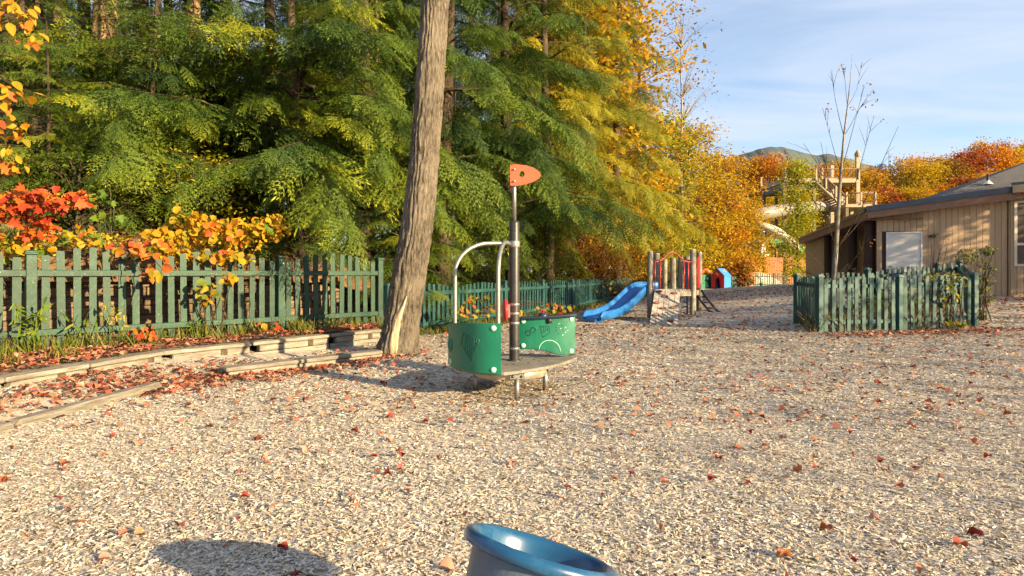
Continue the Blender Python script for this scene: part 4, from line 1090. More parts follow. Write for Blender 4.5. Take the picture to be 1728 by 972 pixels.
leafy('corner_shrub', 'straggly green shrub outside the enclosure corner in front of the tan wall', G3(Vector((11.0, 13.9, 0))), [(A(1655, 500, 14.2), (.22, .3, .55), 75), (A(1640, 430, 14.4), (.28, .2, .22), 32), (A(1668, 460, 14.2), (.2, .2, .4), 26), (A(1672, 420, 14.3), (.12, .2, .12), 8)], 41, ['oval'], [('o_green', 2), ('o_vine', 3)], .09, stems=14, fillmat='green', nfill=500, fsize=.06)
leafy('enclosure_shrub', 'yellowing leafy shrub growing inside the teal picket enclosure', G3(Vector((9.2, 13.9, 0))), [(A(1520, 505, 13.8), (.6, .35, .35), 80), (A(1470, 510, 13.8), (.4, .3, .25), 26)], 42, ['oval', 'round'], [('o_vine', 4), ('o_yellow', 1)], .10, stems=10, fillmat='lime', nfill=420, fsize=.07)
leafy('twiggy_seedling', 'bare twig stem with few leaves standing above the enclosure by the white door', G3(Vector((10.6, 15.0, 0))), [(A(1585, 415, 15), (.35, .2, .4), 7)], 43, ['oval'], [('o_vine', 1)], .07, 'seedling', stems=9)
leafy('rust_bush', 'rust brown bush against the far fence beside the playhouse', ground_px(1256, 51.2), [(A(1256, 452, 51.2), (.9, .5, .9), 40), (A(1258, 472, 51.2), (.8, .5, .8), 40)], 44, ['oval'], [('o_orange', 1)], .3, stems=8, fillmat='rust', nfill=900, fsize=.22)
leafy('fence_shrub', 'yellow leaved shrub at the foot of the teal fence behind the spinner', A(800, 530, 11.9), [(A(800, 520, 11.8), (.5, .2, .28), 40), (A(860, 525, 12.6), (.3, .2, .2), 20), (A(935, 520, 14.5), (.55, .25, .18), 36)], 45, ['oval', 'round'], [('o_yellow', 3), ('o_vine', 2), ('o_orange', 1)], .11, stems=9)
leafy('fence_shrub', 'green and yellow shrub on the teal fence just left of the slide', A(1035, 500, 24), [(A(1040, 486, 23.0), (.9, .4, .3), 34)], 46, ['oval'], [('o_vine', 3), ('o_green', 1)], .17, stems=9)

for i, (x, y, sc_, lab) in enumerate([(-5.2, 16.2, 1.1, 'shaded green understory shrub seen through the fence end'), (-3.4, 17.6, 1.2, 'shaded green understory shrub behind the big trunk'), (-7.6, 17.0, 1.2, 'shaded green understory shrub below the hemlock boughs'), (-1.6, 21.5, 1.2, 'shaded green understory shrub behind the spinner rails'), (-9.5, 15.0, 1.1, 'shaded green understory shrub below the thick tan trunk')]):
    plant_tree(BS, 'understory_shrub', lab, 'shrub', lift(x, y, -.1), i * 1.7, sc_, M['green'])
BU = broadleaf(19, 1.5, 1.1, .15, 46, 46, .09, .6, .22, .02, 5, 'round')
for i, (x, y, lf, lab) in enumerate([(-8.6, 9.3, 'rust', 'low rusty bush on the leafy slope at the far left'), (-7.2, 9.9, 'green', 'low dark green bush on the slope behind the fence post'), (-5.9, 11.2, 'lime', 'low lime bush behind the golden yellow shrub'), (-4.4, 12.4, 'green', 'low green bush in the shade behind the fence end'), (-10.2, 9.6, 'lime', 'low bush with pale leaves high on the slope at the far left'), (-6.9, 11.9, 'rust', 'low brown bush under the hemlock boughs')]):
    plant_tree(BU, 'low_bush', lab, 'shrub', lift(x, y, -.05), i * 1.3, .9 + .1 * (i % 3), M[lf])
gg = np.random.default_rng(9); nn_ = 6000
lx_ = gg.uniform(-16, 0, nn_); ly_ = gg.uniform(6, 22, nn_); q_ = [hill.ray_cast(Vector((a, b, 60)), Vector((0, 0, -1))) for a, b in zip(lx_, ly_)]
C_ = np.array([tuple(h[0]) for h in q_ if h[0]]) + np.array([0, 0, .03]); k_ = len(C_)
U_ = gg.normal(0, 1, (k_, 3)) * [1, 1, .3]; V_ = np.cross(nrm(U_), gg.normal(0, .3, (k_, 3)) + [0, 0, 1])
vt_, F_ = leaf_quads(C_, nrm(U_) * .06, nrm(V_) * .04, .5)
tag(obj('leaf_litter', fast_mesh('leaf_litter', vt_, F_, np.repeat(gg.random(k_), 4)), M['brownleaf']), 'brown fallen leaves covering the forest hillside', 'leaf litter', kind='stuff')

def blades(name, label, spots, seed, m, cat='grass', kind='stuff', hmin=.08, hmax=.3, w=.008):
    g = np.random.default_rng(seed); V = []; Rn = []
    for (x, y, z, rad, n) in spots:
        a = g.random(n) * 6.283; r = rad * g.random(n) ** .5
        bx, by = x + np.cos(a) * r, y + np.sin(a) * r
        h = g.uniform(hmin, hmax, n); lx, ly = g.normal(0, .4, n) * h, g.normal(0, .4, n) * h
        t = g.random(n) * 3.14; wx, wy = np.cos(t) * w, np.sin(t) * w
        zb = np.full(n, z)
        p0 = np.stack([bx - wx, by - wy, zb], -1); p1 = np.stack([bx + wx, by + wy, zb], -1)
        p2 = np.stack([bx + lx * .62 + wx * .9, by + ly * .62 + wy * .9, zb + h * .68], -1); p3 = np.stack([bx + lx, by + ly, zb + h], -1)
        V.append(np.stack([p0, p1, p2, p3], 1).reshape(-1, 3)); Rn.append(np.repeat(g.random(n), 4))
    V = np.concatenate(V)
    return tag(obj(name, fast_mesh(name, V, np.arange(len(V)).reshape(-1, 4), np.concatenate(Rn)), M[m]), label, cat, kind=kind)
g = random.Random(6); sp = []
for _ in range(60):
    s = g.uniform(-3.5, 5.2); p = F1 + FD * s - FN * g.uniform(-.2, .55); sp.append((p.x, p.y, .25, g.uniform(.05, .16), 26))
for _ in range(55):
    t_ = g.uniform(.6, 2.9); i_ = int(t_); q_ = W[i_].lerp(W[i_ + 1], t_ - i_); m_ = mid[i_].lerp(mid[i_ + 1], t_ - i_); p = q_.lerp(m_, g.uniform(.15, .95)); sp.append((p.x, p.y, .25, g.uniform(.05, .14), 12))
blades('grass', 'weedy grass and small plants along the foot of the green fence', sp, 1, 'weed')
sp = []
for a, b in zip(MF[:2], MF[1:3]):
    for i in range(46):
        p = a.lerp(b, (i + g.random()) / 46); sp.append((p.x + g.uniform(.05, .45), p.y - g.uniform(0, .3), 0, .25, 34))
blades('grass', 'patchy low grass along the foot of the teal fence', sp, 2, 'weed', hmin=.05, hmax=.2, w=.010)
sp = []
for _ in range(70):
    u, v = g.random(), g.random(); p = eFL.lerp(eFR, u) + (eBL - eFL) * v * .95; sp.append((p.x, p.y, GZ(p.x, p.y), .2, 22))
blades('dry_grass', 'dry straw coloured grass filling the picket enclosure', sp, 3, 'dry', hmin=.12, hmax=.5, w=.006)
def weed(label, base, h, seed, mt, size=.12, n=26):
    g = random.Random(seed); t = thing('leafy_weed', label, 'weed', base)
    st_ = MB()
    for k in range(3):
        e = Vector(base) + Vector((g.gauss(0, .12), g.gauss(0, .06), h * g.uniform(.75, 1.05)))
        m_ = Vector(base).lerp(e, .5) + Vector((g.gauss(0, .04), 0, .03)); st_.tube([base, m_, e], [.006, .005, .003], 5, cap=False)
        for j in range(n // 3):
            u = g.uniform(.25, 1); p = Vector(base).lerp(m_, u * 2) if u < .5 else m_.lerp(e, u * 2 - 1)
            obj('leaf', g.choice(LM['blade']), M[mt], t, leaf_M(p, g, size * g.uniform(.7, 1.2), spread=.9))
    st_.build('stems', M['weed'], t)
for a in [('tall goldenrod weed in front of the capped fence post at the left', A(52, 600, 7.2), .62, 51, 'o_green', .14, 60), ('leafy weed leaning on the pickets right of the capped post', A(150, 580, 7.7), .5, 52, 'o_green', .12, 30), ('small green weed below the arched fence panel by the joint', A(205, 570, 8.0), .55, 53, 'o_vine', .11, 30), ('short weed on the bed under the ochre seedling', A(330, 565, 8.9), .25, 54, 'o_green', .09, 26), ('short weed on the bed near the end of the green fence', A(545, 560, 10.3), .3, 55, 'o_green', .09, 26)]:
    weed(*a)
# ------------------------------------------------------------------ ship-shaped spinner
def bez(p0, p1, p2, n=24):
    p0, p1, p2 = Vector(p0), Vector(p1), Vector(p2)
    return [p0 * (1 - t) ** 2 + p1 * 2 * t * (1 - t) + p2 * t * t for t in (i / (n - 1) for i in range(n))]
def curved_plate(path, zlo, zhi, th, out):
    """Vertical plate of thickness th following a plan path; zlo/zhi functions of t; out +1/-1 side."""
    n = len(path); vs = []
    for i, p in enumerate(path):
        t = i / (n - 1); d = (path[min(i + 1, n - 1)] - path[max(i - 1, 0)]).normalized(); nn = Vector((d.y, -d.x, 0)) * out
        a, b = zlo(t), zhi(t)
        c = .008
        for off, z in ((0, a + c), (0, b - c), (c, b), (th - c, b), (th, b - c), (th, a + c), (th - c, a), (c, a)):
            vs.append(Vector((p.x, p.y, z)) + nn * off)
    k = 8
    fs = [(i * k + j, i * k + (j + 1) % k, (i + 1) * k + (j + 1) % k, (i + 1) * k + j) for i in range(n - 1) for j in range(k)]
    fs += [tuple(range(k))[::-1], tuple((n - 1) * k + j for j in range(k))]
    return MB().add(vs, fs)
def disc(mb, p, nrm_, r, h, seg=18):
    q = Vector(nrm_).to_track_quat('Z', 'Y').to_matrix().to_4x4()
    mb.lathe([(r, 0), (r, h * .6), (r * .85, h), (.0001, h)], seg, T(p) @ q)
    return mb

def spinner():
    s = thing('ship_spinner', 'green ship shaped playground spinner with black mast and orange flag', 'play spinner', (-.02, 6.4, 0))
    zt = .285
    # platform
    st_ = bez((-.08, 5.76, 0), (-.52, 5.80, 0), (-.66, 6.36, 0), 14) + bez((-.66, 6.36, 0), (-.66, 7.0, 0), (-.15, 7.12, 0), 10)[1:] + bez((-.15, 7.12, 0), (.35, 7.2, 0), (.74, 6.83, 0), 10)[1:] + bez((.74, 6.83, 0), (.52, 6.15, 0), (-.08, 5.76, 0), 14)[1:-1]
    poly = [(p.x, p.y) for p in st_][::-1]
    n = len(poly); vs = []
    cx = sum(p[0] for p in poly) / n; cy_ = sum(p[1] for p in poly) / n
    for z, k in ((zt - .035, .985), (zt - .028, 1.0), (zt - .006, 1.0), (zt, .985)):
        vs += [Vector((cx + (x - cx) * k, cy_ + (y - cy_) * k, z)) for x, y in poly]
    fs = [(j * n + i, j * n + i2, (j + 1) * n + i2, (j + 1) * n + i) for j in range(3) for i in range(n) for i2 in [(i + 1) % n]]
    fs += [tuple(range(n))[::-1], tuple(3 * n + i for i in range(n))]
    deck = MB().add(vs, [f[::-1] for f in fs]).build('platform', M['deckgrey'], s)
    dots = MB()
    for x, y in ((.02, 6.25), (.18, 6.35), (.25, 6.6), (-.06, 6.2), (.3, 6.5), (.38, 6.55), (.12, 6.7)): disc(dots, (x, y, zt - .002), (0, 0, 1), .012, .008, 8)
    dots.build('bolts', M['black'], deck)
    # drum and legs
    C = Vector((-.02, 6.40, 0))
    drm = MB().lathe([(.36, .165), (.385, .16), (.395, .17), (.395, .24), (.385, .25), (.2, .251)], 40, T(C)).build('drum', M['steel_rim'], s)
    for a in (-80, 165, 15):
        d = Vector((math.cos(R(a)), math.sin(R(a)), 0)); p = C + d * .40
        lg_ = MB().tube([p + Vector((0, 0, -.05)), p + Vector((0, 0, .19))], .026, 14).build('leg', M['steel'], s)
        pl = MB(); pl.box((0, 0, 0), (.16, .016, .062), ch=.007); pl.build('bracket', M['steel'], lg_, T(p + d * .012 + Vector((0, 0, .205))) @ RZ(R(a + 90)))
        for k in (-.045, .045):
            b_ = MB(); disc(b_, p + d * .018 + Vector((-d.y, d.x, 0)) * k + Vector((0, 0, .205)), d, .014, .012, 10); b_.build('bolt', M['black'], lg_)
    # mast
    B = Vector((.026, 6.55, 0))
    mast = MB().lathe([(.056, zt), (.056, 1.80), (.05, 1.825), (.0001, 1.826)], 28, T(B)).build('mast', M['black'], s)
    MB().lathe([(.075, zt), (.075, zt + .012), (.056, zt + .016)], 24, T(B)).build('foot_flange', M['black'], mast)
    for z in (.905, .805, .70, .42):
        MB().lathe([(.0565, z - .014), (.059, z - .013), (.059, z + .013), (.0565, z + .014)], 28, T(B)).build('band', M['steel'], mast)
    MB().lathe([(.06, 1.535), (.063, 1.54), (.063, 1.60), (.06, 1.605)], 28, T(B)).build('clamp', M['steel'], mast)
    pole = MB().tube([B + Vector((0, 0, 1.8)), B + Vector((0, 0, 2.445))], .022, 16).build('pole', M['steel'], s)
    # flag
    f = [(-.045, -.11), (-.045, .115), (.03, .12), (.14, .105), (.22, .075), (.275, .035), (.292, .0), (.275, -.035), (.21, -.075), (.12, -.10), (.03, -.115)]
    hole = [(.085 + .032 * math.cos(a), .012 + .034 * math.sin(a)) for a in [2 * math.pi * i / 16 for i in range(16)]]
    bm = bmesh.new()
    def loop(pts, y): return [bm.verts.new((x, y, z)) for x, z in pts]
    for y in (-.011, .011):
        o_ = loop(f, y); h_ = loop(hole, y)
        eds = [bm.edges.new((o_[i], o_[(i + 1) % len(o_)])) for i in range(len(o_))] + [bm.edges.new((h_[i], h_[(i + 1) % 16])) for i in range(16)]
        bmesh.ops.triangle_fill(bm, edges=eds, use_beauty=True)
        if y < 0: o0, h0 = o_, h_
    for a_, b_ in ((o0, o_), (h0, h_)):
        for i in range(len(a_)):
            bm.faces.new((a_[i], a_[(i + 1) % len(a_)], b_[(i + 1) % len(a_)], b_[i]))
    bmesh.ops.recalc_face_normals(bm, faces=bm.faces)
    me = bpy.data.meshes.new('flag'); bm.to_mesh(me); bm.free()
    obj('flag', me, M['orange_fl'], s, T(B + Vector((0, -.03, 2.325))) @ RZ(R(-8)))
    bl = MB()
    for z in (2.26, 2.39): disc(bl, B + Vector((0, -.045, z)), (0, -1, 0), .012, .012, 8)
    bl.build('flag_bolts', M['steel'], pole)
    # left panel
    pa = bez((-.105, 5.79, 0), (-.50, 5.80, 0), (-.645, 6.32, 0), 30)
    zl = lambda t: .262 + .02 * t; zh = lambda t: .762 - .05 * t + .02 * math.sin(math.pi * t)
    pan = curved_plate(pa, zl, zh, .036, -1).build('panel', M['green_pl'], s)
    def on_p(t, z, off=.040):
        i = t * 29; k = min(28, int(i)); p = pa[k].lerp(pa[k + 1], i - k); d = (pa[k + 1] - pa[k]).normalized(); nn = Vector((d.y, -d.x, 0)) * -1
        return Vector((p.x, p.y, z)) + nn * off, nn
    sides = on_p(.3, .5)[1]
    def caps(parent, pts):
        for p, nn in pts:
            b_ = MB(); disc(b_, p, nn, .027, .012, 20); b_.build('bolt_cap', M['mint'], parent)
    caps(pan, [on_p(.09, .715, .034), on_p(.09, .31, .034), on_p(.88, .33, .034)])
    gr = MB()
    def groove(pts, w=.004):
        q = [on_p(t, z, .0365)[0] for t, z in pts]
        gr.tube(q, w, 6)
    top = lambda t: .62 - (t - .28) * .0 + .0
    fan = [(.27, .61), (.52, .535 + .09), (.60, .53), (.40, .395)]
    fan = [(.275, .595), (.53, .655), (.585, .545), (.40, .385), (.275, .595)]
    for a, b in zip(fan[:-1], fan[1:]): groove([(a[0] + (b[0] - a[0]) * k / 5, a[1] + (b[1] - a[1]) * k / 5) for k in range(6)], .0045)
    for k in range(1, 7):
        u = k / 7
        t0, z0 = .275 + (.53 - .275) * u, .595 + .06 * u
        zb = np.interp(t0, [.275, .40, .585], [.59, .385, .545]); groove([(t0, z0), (t0 + .01, (z0 + zb) / 2), (t0 + .015, zb + .02)], .0038)
    gr.build('fan_grooves', M['green_dk'], pan)
    p, nn = on_p(.90, .50, .034); q = nn.to_track_quat('Z', 'Y').to_matrix().to_4x4()
    rg = MB().lathe([(.070, 0), (.070, .012), (.058, .016), (.046, .010), (.046, -.03)], 28, T(p) @ q).build('porthole_rim', M['green_pl'], pan)
    MB().lathe([(.046, -.002), (.0001, -.002)], 24, T(p) @ q).build('porthole', M['mint'], rg)
    # right panel
    pb = bez((.085, 6.76, 0), (.40, 6.70, 0), (.71, 6.83, 0), 30)
    zl2 = lambda t: .385 + .01 * t - .075 * float(smooth(.25, .8, t)); zh2 = lambda t: .735 + .03 * t
    pr_ = curved_plate(pb, zl2, zh2, .036, 1).build('panel', M['green_pl'], s)
    def on_r(t, z, off=.040):
        i = t * 29; k = max(0, min(28, int(i))); p = pb[k].lerp(pb[k + 1], i - k); d = (pb[k + 1] - pb[k]).normalized(); nn = Vector((d.y, -d.x, 0))
        return Vector((p.x, p.y, z)) + nn * off, nn
    caps(pr_, [on_r(.075, .705, .034), on_r(.075, .43, .034), on_r(.93, .725, .034), on_r(.93, .36, .034)])
    g2 = MB()
    def gv(fn, n, w=.004):
        g2.tube([on_r(*fn(k / (n - 1)), .0365)[0] for k in range(n)], w, 6)
    for c0, c1 in ((.17, .575), (.255, .61)):
        gv(lambda u: (c0 + .042 * math.cos(6.3 * u), c1 + .027 * math.sin(6.3 * u)), 17, .006)
    for a, b in (((.37, .645), (.53, .655)), ((.53, .655), (.535, .575)), ((.535, .575), (.42, .525)), ((.42, .525), (.37, .645))): gv(lambda u: (a[0] + (b[0] - a[0]) * u, a[1] + (b[1] - a[1]) * u), 5)
    for k in range(1, 5): gv(lambda u: (.37 + .16 * k / 5 + .01 * u, .645 - (.03 + .06 * (1 - k / 5)) * u), 3)
    g2.build('symbol_grooves', M['green_dk'], pr_)
    arc = MB(); arc.tube([on_r(.35 + .19 * (1 - math.cos(math.pi * u)), .385 + .12 * math.sin(math.pi * u) - .03 * u, .037)[0] for u in [i / 16 for i in range(17)]], .004, 6); arc.build('arc_ridge', M['mint'], pr_)
    for dark in (0, 1):
        dt = MB()
        for k, (t, z) in enumerate([(.70, .675), (.76, .655), (.82, .63), (.67, .60), (.73, .62), (.78, .60), (.86, .595), (.70, .565), (.77, .545), (.66, .64), (.82, .575)]):
            if k % 2 == dark:
                p, nn = on_r(t, z, .036); disc(dt, p, nn, .009 if dark else .007, .004, 10)
        dt.build('dots', M['green_dk'] if dark else M['mint'], pr_)
    lip = MB(); pts = [on_r(t, zh2(t) + .006, .022)[0] for t in [i / 14 for i in range(15)]]
    vs = []
    for i, p in enumerate(pts):
        d = (pts[min(i + 1, 14)] - pts[max(i - 1, 0)]).normalized(); nn = Vector((d.y, -d.x, 0))
        for o_, z in ((-.05, -.012), (.055, -.016), (.06, 0), (.055, .012), (-.05, .012)): vs.append(p + nn * o_ + Vector((0, 0, z)))
    fs = [(i * 5 + j, i * 5 + (j + 1) % 5, (i + 1) * 5 + (j + 1) % 5, (i + 1) * 5 + j) for i in range(14) for j in range(5)] + [(4, 3, 2, 1, 0), tuple(70 + j for j in range(5))]
    lp = lip.add(vs, fs).build('shelf', M['navy'], pr_)
    p, nn = on_r(.42, zh2(.42) + .01, .02)
    js = MB().lathe([(.055, 0), (.052, .02), (.04, .038), (.02, .048), (.0001, .05)], 20, T(p)).build('joystick_dome', M['navy'], pr_)
    kn = MB()
    for k in range(5):
        a = k * 1.2566; kn.lathe([(.0001, -.013), (.013, -.006), (.015, 0), (.013, .008), (.0001, .015)], 10, T(p + Vector((.02 * math.cos(a), .02 * math.sin(a), .068))))
    kn.lathe([(.012, .04), (.014, .075), (.0001, .082)], 12, T(p)); kn.build('joystick_knob', M['red_pl'], js)
    p, nn = on_r(.53, zh2(.53) - .035, .036)
    MB().lathe([(.0001, -.035), (.03, -.03), (.034, 0), (.03, .02), (.0001, .03)], 16, T(p)).build('underside_knob', M['black'], pr_)
    # steering wheel on the far side of the mast, seen edge-on
    wp = B + Vector((-.075, -.01, .84)); q = Vector((-1, -.12, 0)).to_track_quat('Z', 'Y').to_matrix().to_4x4()
    wh = MB().lathe([(.0001, .004), (.10, .004), (.118, .012), (.122, .028), (.112, .044), (.09, .05), (.0001, .056)], 32, T(wp) @ q).build('steering_wheel', M['red_pl'], s)
    bx = MB(); bx.box(wp + Vector((.012, 0, -.005)), (.032, .07, .15), ch=.005); bx.build('wheel_bracket', M['steel'], wh)
    # bent rails from the mast clamp to the panel
    for e, m1 in (((-.60, 6.24), .70), ((-.135, 5.83), .74)):
        E = Vector((e[0], e[1], 0)); S = B + Vector((-.05, -.03, 1.565)); h = (E - Vector((S.x, S.y, 0)))
        P = [S, S + h * .25 + Vector((0, 0, .012))]
        for k in range(1, 9):
            a = k / 8 * math.pi / 2
            P.append(Vector((S.x, S.y, 0)) + h * (.36 + .64 * math.sin(a)) + Vector((0, 0, 1.575 - .33 * (1 - math.cos(a)))))
        P += [Vector((E.x, E.y, 1.0)), Vector((E.x, E.y, .55)), Vector((E.x, E.y, .30))]
        MB().tube(P, .0215, 14).build('hand_rail', M['steel'], s)
spinner()

# ------------------------------------------------------------------ blue spinner bowl in front
def bowl():
    c = at(912, 929, 1.70)
    Mx = T(c) @ RX(R(-16.5)) @ RY(R(16))
    b = thing('spinner_bowl', 'blue tilted spinner bowl seat with rolled rim at the bottom edge', 'spinner bowl', (c.x - .1, c.y, 0))
    sh = MB().lathe([(.0001, -.42), (.12, -.42), (.145, -.40), (.172, -.25), (.188, -.10), (.193, -.035), (.193, -.018)], 56, Mx).build('body', M['bowl_body'], b)
    MB().lathe([(.1935, -.020), (.212, -.026), (.2235, -.020), (.2265, -.006), (.222, .007), (.210, .012), (.198, .009), (.189, -.002), (.184, -.02), (.172, -.07), (.148, -.118), (.10, -.15), (.05, -.16), (.0001, -.162)], 72, Mx).build('basin', M['bowl_blue'], b)
    st_ = MB(); st_.tube([Mx @ Vector((0, 0, -.40)), Vector((c.x - .13, c.y - .05, -.05))], .05, 16); st_.build('stand', M['steel'], b)
    for a in (-112,):
        d = Vector((math.cos(R(a)), math.sin(R(a)), 0))
        h = MB(); q = (Mx.to_3x3() @ (d + Vector((0, 0, -.06)))).to_track_quat('Z', 'Y').to_matrix().to_4x4()
        h.lathe([(.013, 0), (.011, .0025), (.0001, .003)], 16, T(Mx @ (d * .1885 + Vector((0, 0, -.095)))) @ q @ SC(1, 1.5, 1)); h.build('drain_slot', M['black'], sh)
bowl()

# ------------------------------------------------------------------ play tower with slide
def tower():
    t = thing('play_tower', 'weathered wooden play tower with blue slide, climbing ramp and red arch', 'play structure', (4.7, 17.3, 0))
    FL, FR, RL, RR = Vector((3.85, 16.5, 0)), Vector((5.22, 17.1, 0)), Vector((4.34, 17.75, 0)), Vector((5.80, 18.35, 0))
    def post(p, h, r=.085):
        g = random.Random(int(p.x * 100))
        o = MB().lathe([(r, -.1), (r * .99, h * .5), (r * .97, h - .02), (r * .86, h), (.0001, h + .004)], 18, T(p)).build('post', M['greywood'], t)
        cap = MB().lathe([(r * .98, h - .012), (r * .95, h + .012), (r * .7, h + .022), (.0001, h + .026)], 18, T(p)); cap.build('cap', M['greyplank'], o)
        b_ = MB()
        for z in (.55, .85, 1.2, 1.6): disc(b_, p + Vector((.02, -r + .002, z * h / 1.9)), (0, -1, 0), .014, .008, 8)
        b_.build('bolts', M['white'], o)
    post(FL, 1.84); post(FR, 1.92); post(RL, 1.83); post(RR, 1.88)
    # deck
    zd = .78; u = (FR - FL).normalized(); v = (RL - FL).normalized(); L_ = (FR - FL).length; W_ = (RL - FL).length
    for k in range(7):
        a = FL + v * (W_ * (k + .02) / 7); b = FL + v * (W_ * (k + .96) / 7)
        vs = [a, a + u * L_, b + u * L_, b]; vs = [Vector((p.x, p.y, zd - .03)) for p in vs] + [Vector((p.x, p.y, zd)) for p in vs]
        MB().add(vs, [(3, 2, 1, 0), (4, 5, 6, 7), (0, 1, 5, 4), (1, 2, 6, 5), (2, 3, 7, 6), (3, 0, 4, 7)]).build('deck_plank', M['greyplank'], t)
    for a, b in ((FL, FR), (RL, RR), (FL, RL), (FR, RR)):
        d = (b - a).normalized()
        beam(t, Vector((a.x, a.y, zd - .115)) + d * .07, Vector((b.x, b.y, zd - .115)) - d * .07, .05, .15, M['greywood'], 'deck_beam', .006)
    # rear half-log barrier
    for k, (f_, h, r) in enumerate(((.17, 1.66, .075), (.36, 1.72, .09), (.53, 1.74, .075), (.70, 1.76, .095), (.87, 1.66, .07))):
        p = RL.lerp(RR, f_) + Vector((0, -.05, 0))
        MB().lathe([(r, zd - .16), (r, h - .02), (r * .85, h), (.0001, h + .003)], 14, T(p)).build('barrier_log', M['greywood'], t)
    # red arch
    z0 = 1.58; pts = []
    prof = [(0.06, 1.575), (.16, 1.575), (.24, 1.61), (.32, 1.70), (.40, 1.80), (.50, 1.85), (.60, 1.80), (.68, 1.70), (.76, 1.61), (.85, 1.575), (.95, 1.575)]
    off = Vector((0, -.04, 0))
    arch = MB().tube([Vector((FL.lerp(FR, f_).x, FL.lerp(FR, f_).y, z)) + off for f_, z in prof], .020, 12).build('red_arch', M['red_st'], t)
    for f_ in (.10, .22, .78, .88):
        p = FL.lerp(FR, f_) + off; MB().tube([Vector((p.x, p.y, zd)), Vector((p.x, p.y, 1.59))], .016, 10).build('upright', M['red_st'], arch)
    # red side panel and blue climber at the right
    p = FR.lerp(RR, .55); d = (RR - FR).normalized()
    MB().prism([(-.26, zd + .02), (.26, zd + .02), (.26, 1.66), (.18, 1.74), (-.18, 1.74), (-.26, 1.66)], .03, T(Vector((p.x + .05, p.y, 0))) @ RZ(math.atan2(d.y, d.x))).build('side_panel', M['red_pl'], t)
    bp = FR + Vector((-.13, .12, 0))
    cl = MB().tube([bp + Vector((0, 0, -.05)), bp + Vector((0, 0, 1.6))], .024, 10).build('blue_pole', M['blue_st'], t)
    for zc in (.18, .5):
        MB().tube([bp + Vector((-.02, 0, zc - .11)), bp + Vector((-.16, -.02, zc - .06)), bp + Vector((-.19, -.02, zc)), bp + Vector((-.16, -.02, zc + .06)), bp + Vector((-.02, 0, zc + .11))], .017, 8).build('rung', M['blue_st'], cl)
    # climbing ramp
    T0, T1 = Vector((3.98, 16.50, zd + .02)), Vector((4.80, 16.86, zd + .02)); G0, G1 = Vector((3.42, 14.75, -.03)), Vector((4.20, 15.02, -.03))
    nrm_ = (T1 - T0).cross(G0 - T0).normalized()
    if nrm_.z < 0: nrm_ = -nrm_
    for k in range(5):
        a0, a1 = (k + .035) / 5, (k + .965) / 5
        q = [T0.lerp(T1, a0), T0.lerp(T1, a1), G0.lerp(G1, a1), G0.lerp(G1, a0)]
        j = .006 * ((k * 7) % 3 - 1)
        q = [p_ + nrm_ * j for p_ in q]; vs = q + [p_ - nrm_ * .035 for p_ in q]
        MB().add(vs, [(0, 1, 2, 3)[::-1], (4, 5, 6, 7), (0, 4, 5, 1)[::-1], (1, 5, 6, 2)[::-1], (2, 6, 7, 3)[::-1], (3, 7, 4, 0)[::-1]]).build('ramp_plank', M['greyplank'], t)
    for u_, v_ in ((.16, .08), (.40, .24), (.74, .14), (.12, .42), (.38, .58), (.76, .57), (.16, .76), (.74, .93)):
        p = T0.lerp(T1, u_).lerp(G0.lerp(G1, u_), v_) + nrm_ * .006
        tx = (T1 - T0).normalized(); ty = nrm_.cross(tx)
        bb = MB(); vs = []; K = 9
        for z_, sc_ in ((0, 1.0), (.035, .9), (.05, .55)):
            for k in range(K):
                a = math.pi * k / (K - 1); vs.append(p + tx * (.115 * sc_ * math.cos(a)) - ty * (.055 * sc_ * math.sin(a)) + nrm_ * z_)
        fs = [(i * K + k, i * K + k + 1, (i + 1) * K + k + 1, (i + 1) * K + k) for i in range(2) for k in range(K - 1)] + [(i * K + K - 1, i * K, (i + 1) * K, (i + 1) * K + K - 1) for i in range(2)] + [tuple(2 * K + k for k in range(K))]
        bb.add(vs, fs).build('climbing_hold', M['maroon'], t)
    # slide
    S = [Vector((4.05, 17.1, .83)), Vector((3.82, 17.0, .83)), Vector((3.60, 16.80, .76)), Vector((3.38, 16.55, .62)), Vector((3.12, 16.25, .43)), Vector((2.85, 15.95, .27)), Vector((2.58, 15.65, .17)), Vector((2.32, 15.38, .125)), Vector((2.12, 15.18, .115)), Vector((2.02, 15.08, .10))]
    fine = []
    for i in range(len(S) - 1):
        p0, p1, p2, p3 = S[max(i - 1, 0)], S[i], S[i + 1], S[min(i + 2, len(S) - 1)]
        for j in range(4):
            q = j / 4; fine.append(.5 * ((2 * p1) + (p2 - p0) * q + (2 * p0 - 5 * p1 + 4 * p2 - p3) * q * q + (3 * p1 - p0 - 3 * p2 + p3) * q ** 3))
    fine.append(S[-1])
    sec = [(-.30, -.04), (-.31, .06), (-.305, .155), (-.28, .175), (-.25, .16), (-.235, .08), (-.20, .02), (0, .0), (.20, .02), (.235, .08), (.25, .16), (.28, .175), (.305, .155), (.31, .06), (.30, -.04), (0, -.055)]
    vs = []; n = len(fine); k = len(sec)
    for i, p in enumerate(fine):
        d = (fine[min(i + 1, n - 1)] - fine[max(i - 1, 0)]).normalized(); sd = d.cross(Vector((0, 0, 1))).normalized(); up = sd.cross(d)
        e = min(1, (n - 1 - i) / 5 + .30)
        for x, y in sec: vs.append(p + sd * x + up * (y * (e if y > 0 else 1)))
    fs = [(i * k + j, i * k + (j + 1) % k, (i + 1) * k + (j + 1) % k, (i + 1) * k + j) for i in range(n - 1) for j in range(k)] + [tuple(range(k)), tuple((n - 1) * k + j for j in reversed(range(k)))]
    MB().add(vs, fs, True).build('slide', M['slide_blue'], t)
    ft = MB(); ft.box((2.12, 15.18, .02), (.42, .36, .16), RZ(R(48)), ch=.03); ft.build('slide_foot', M['slide_blue'], t)
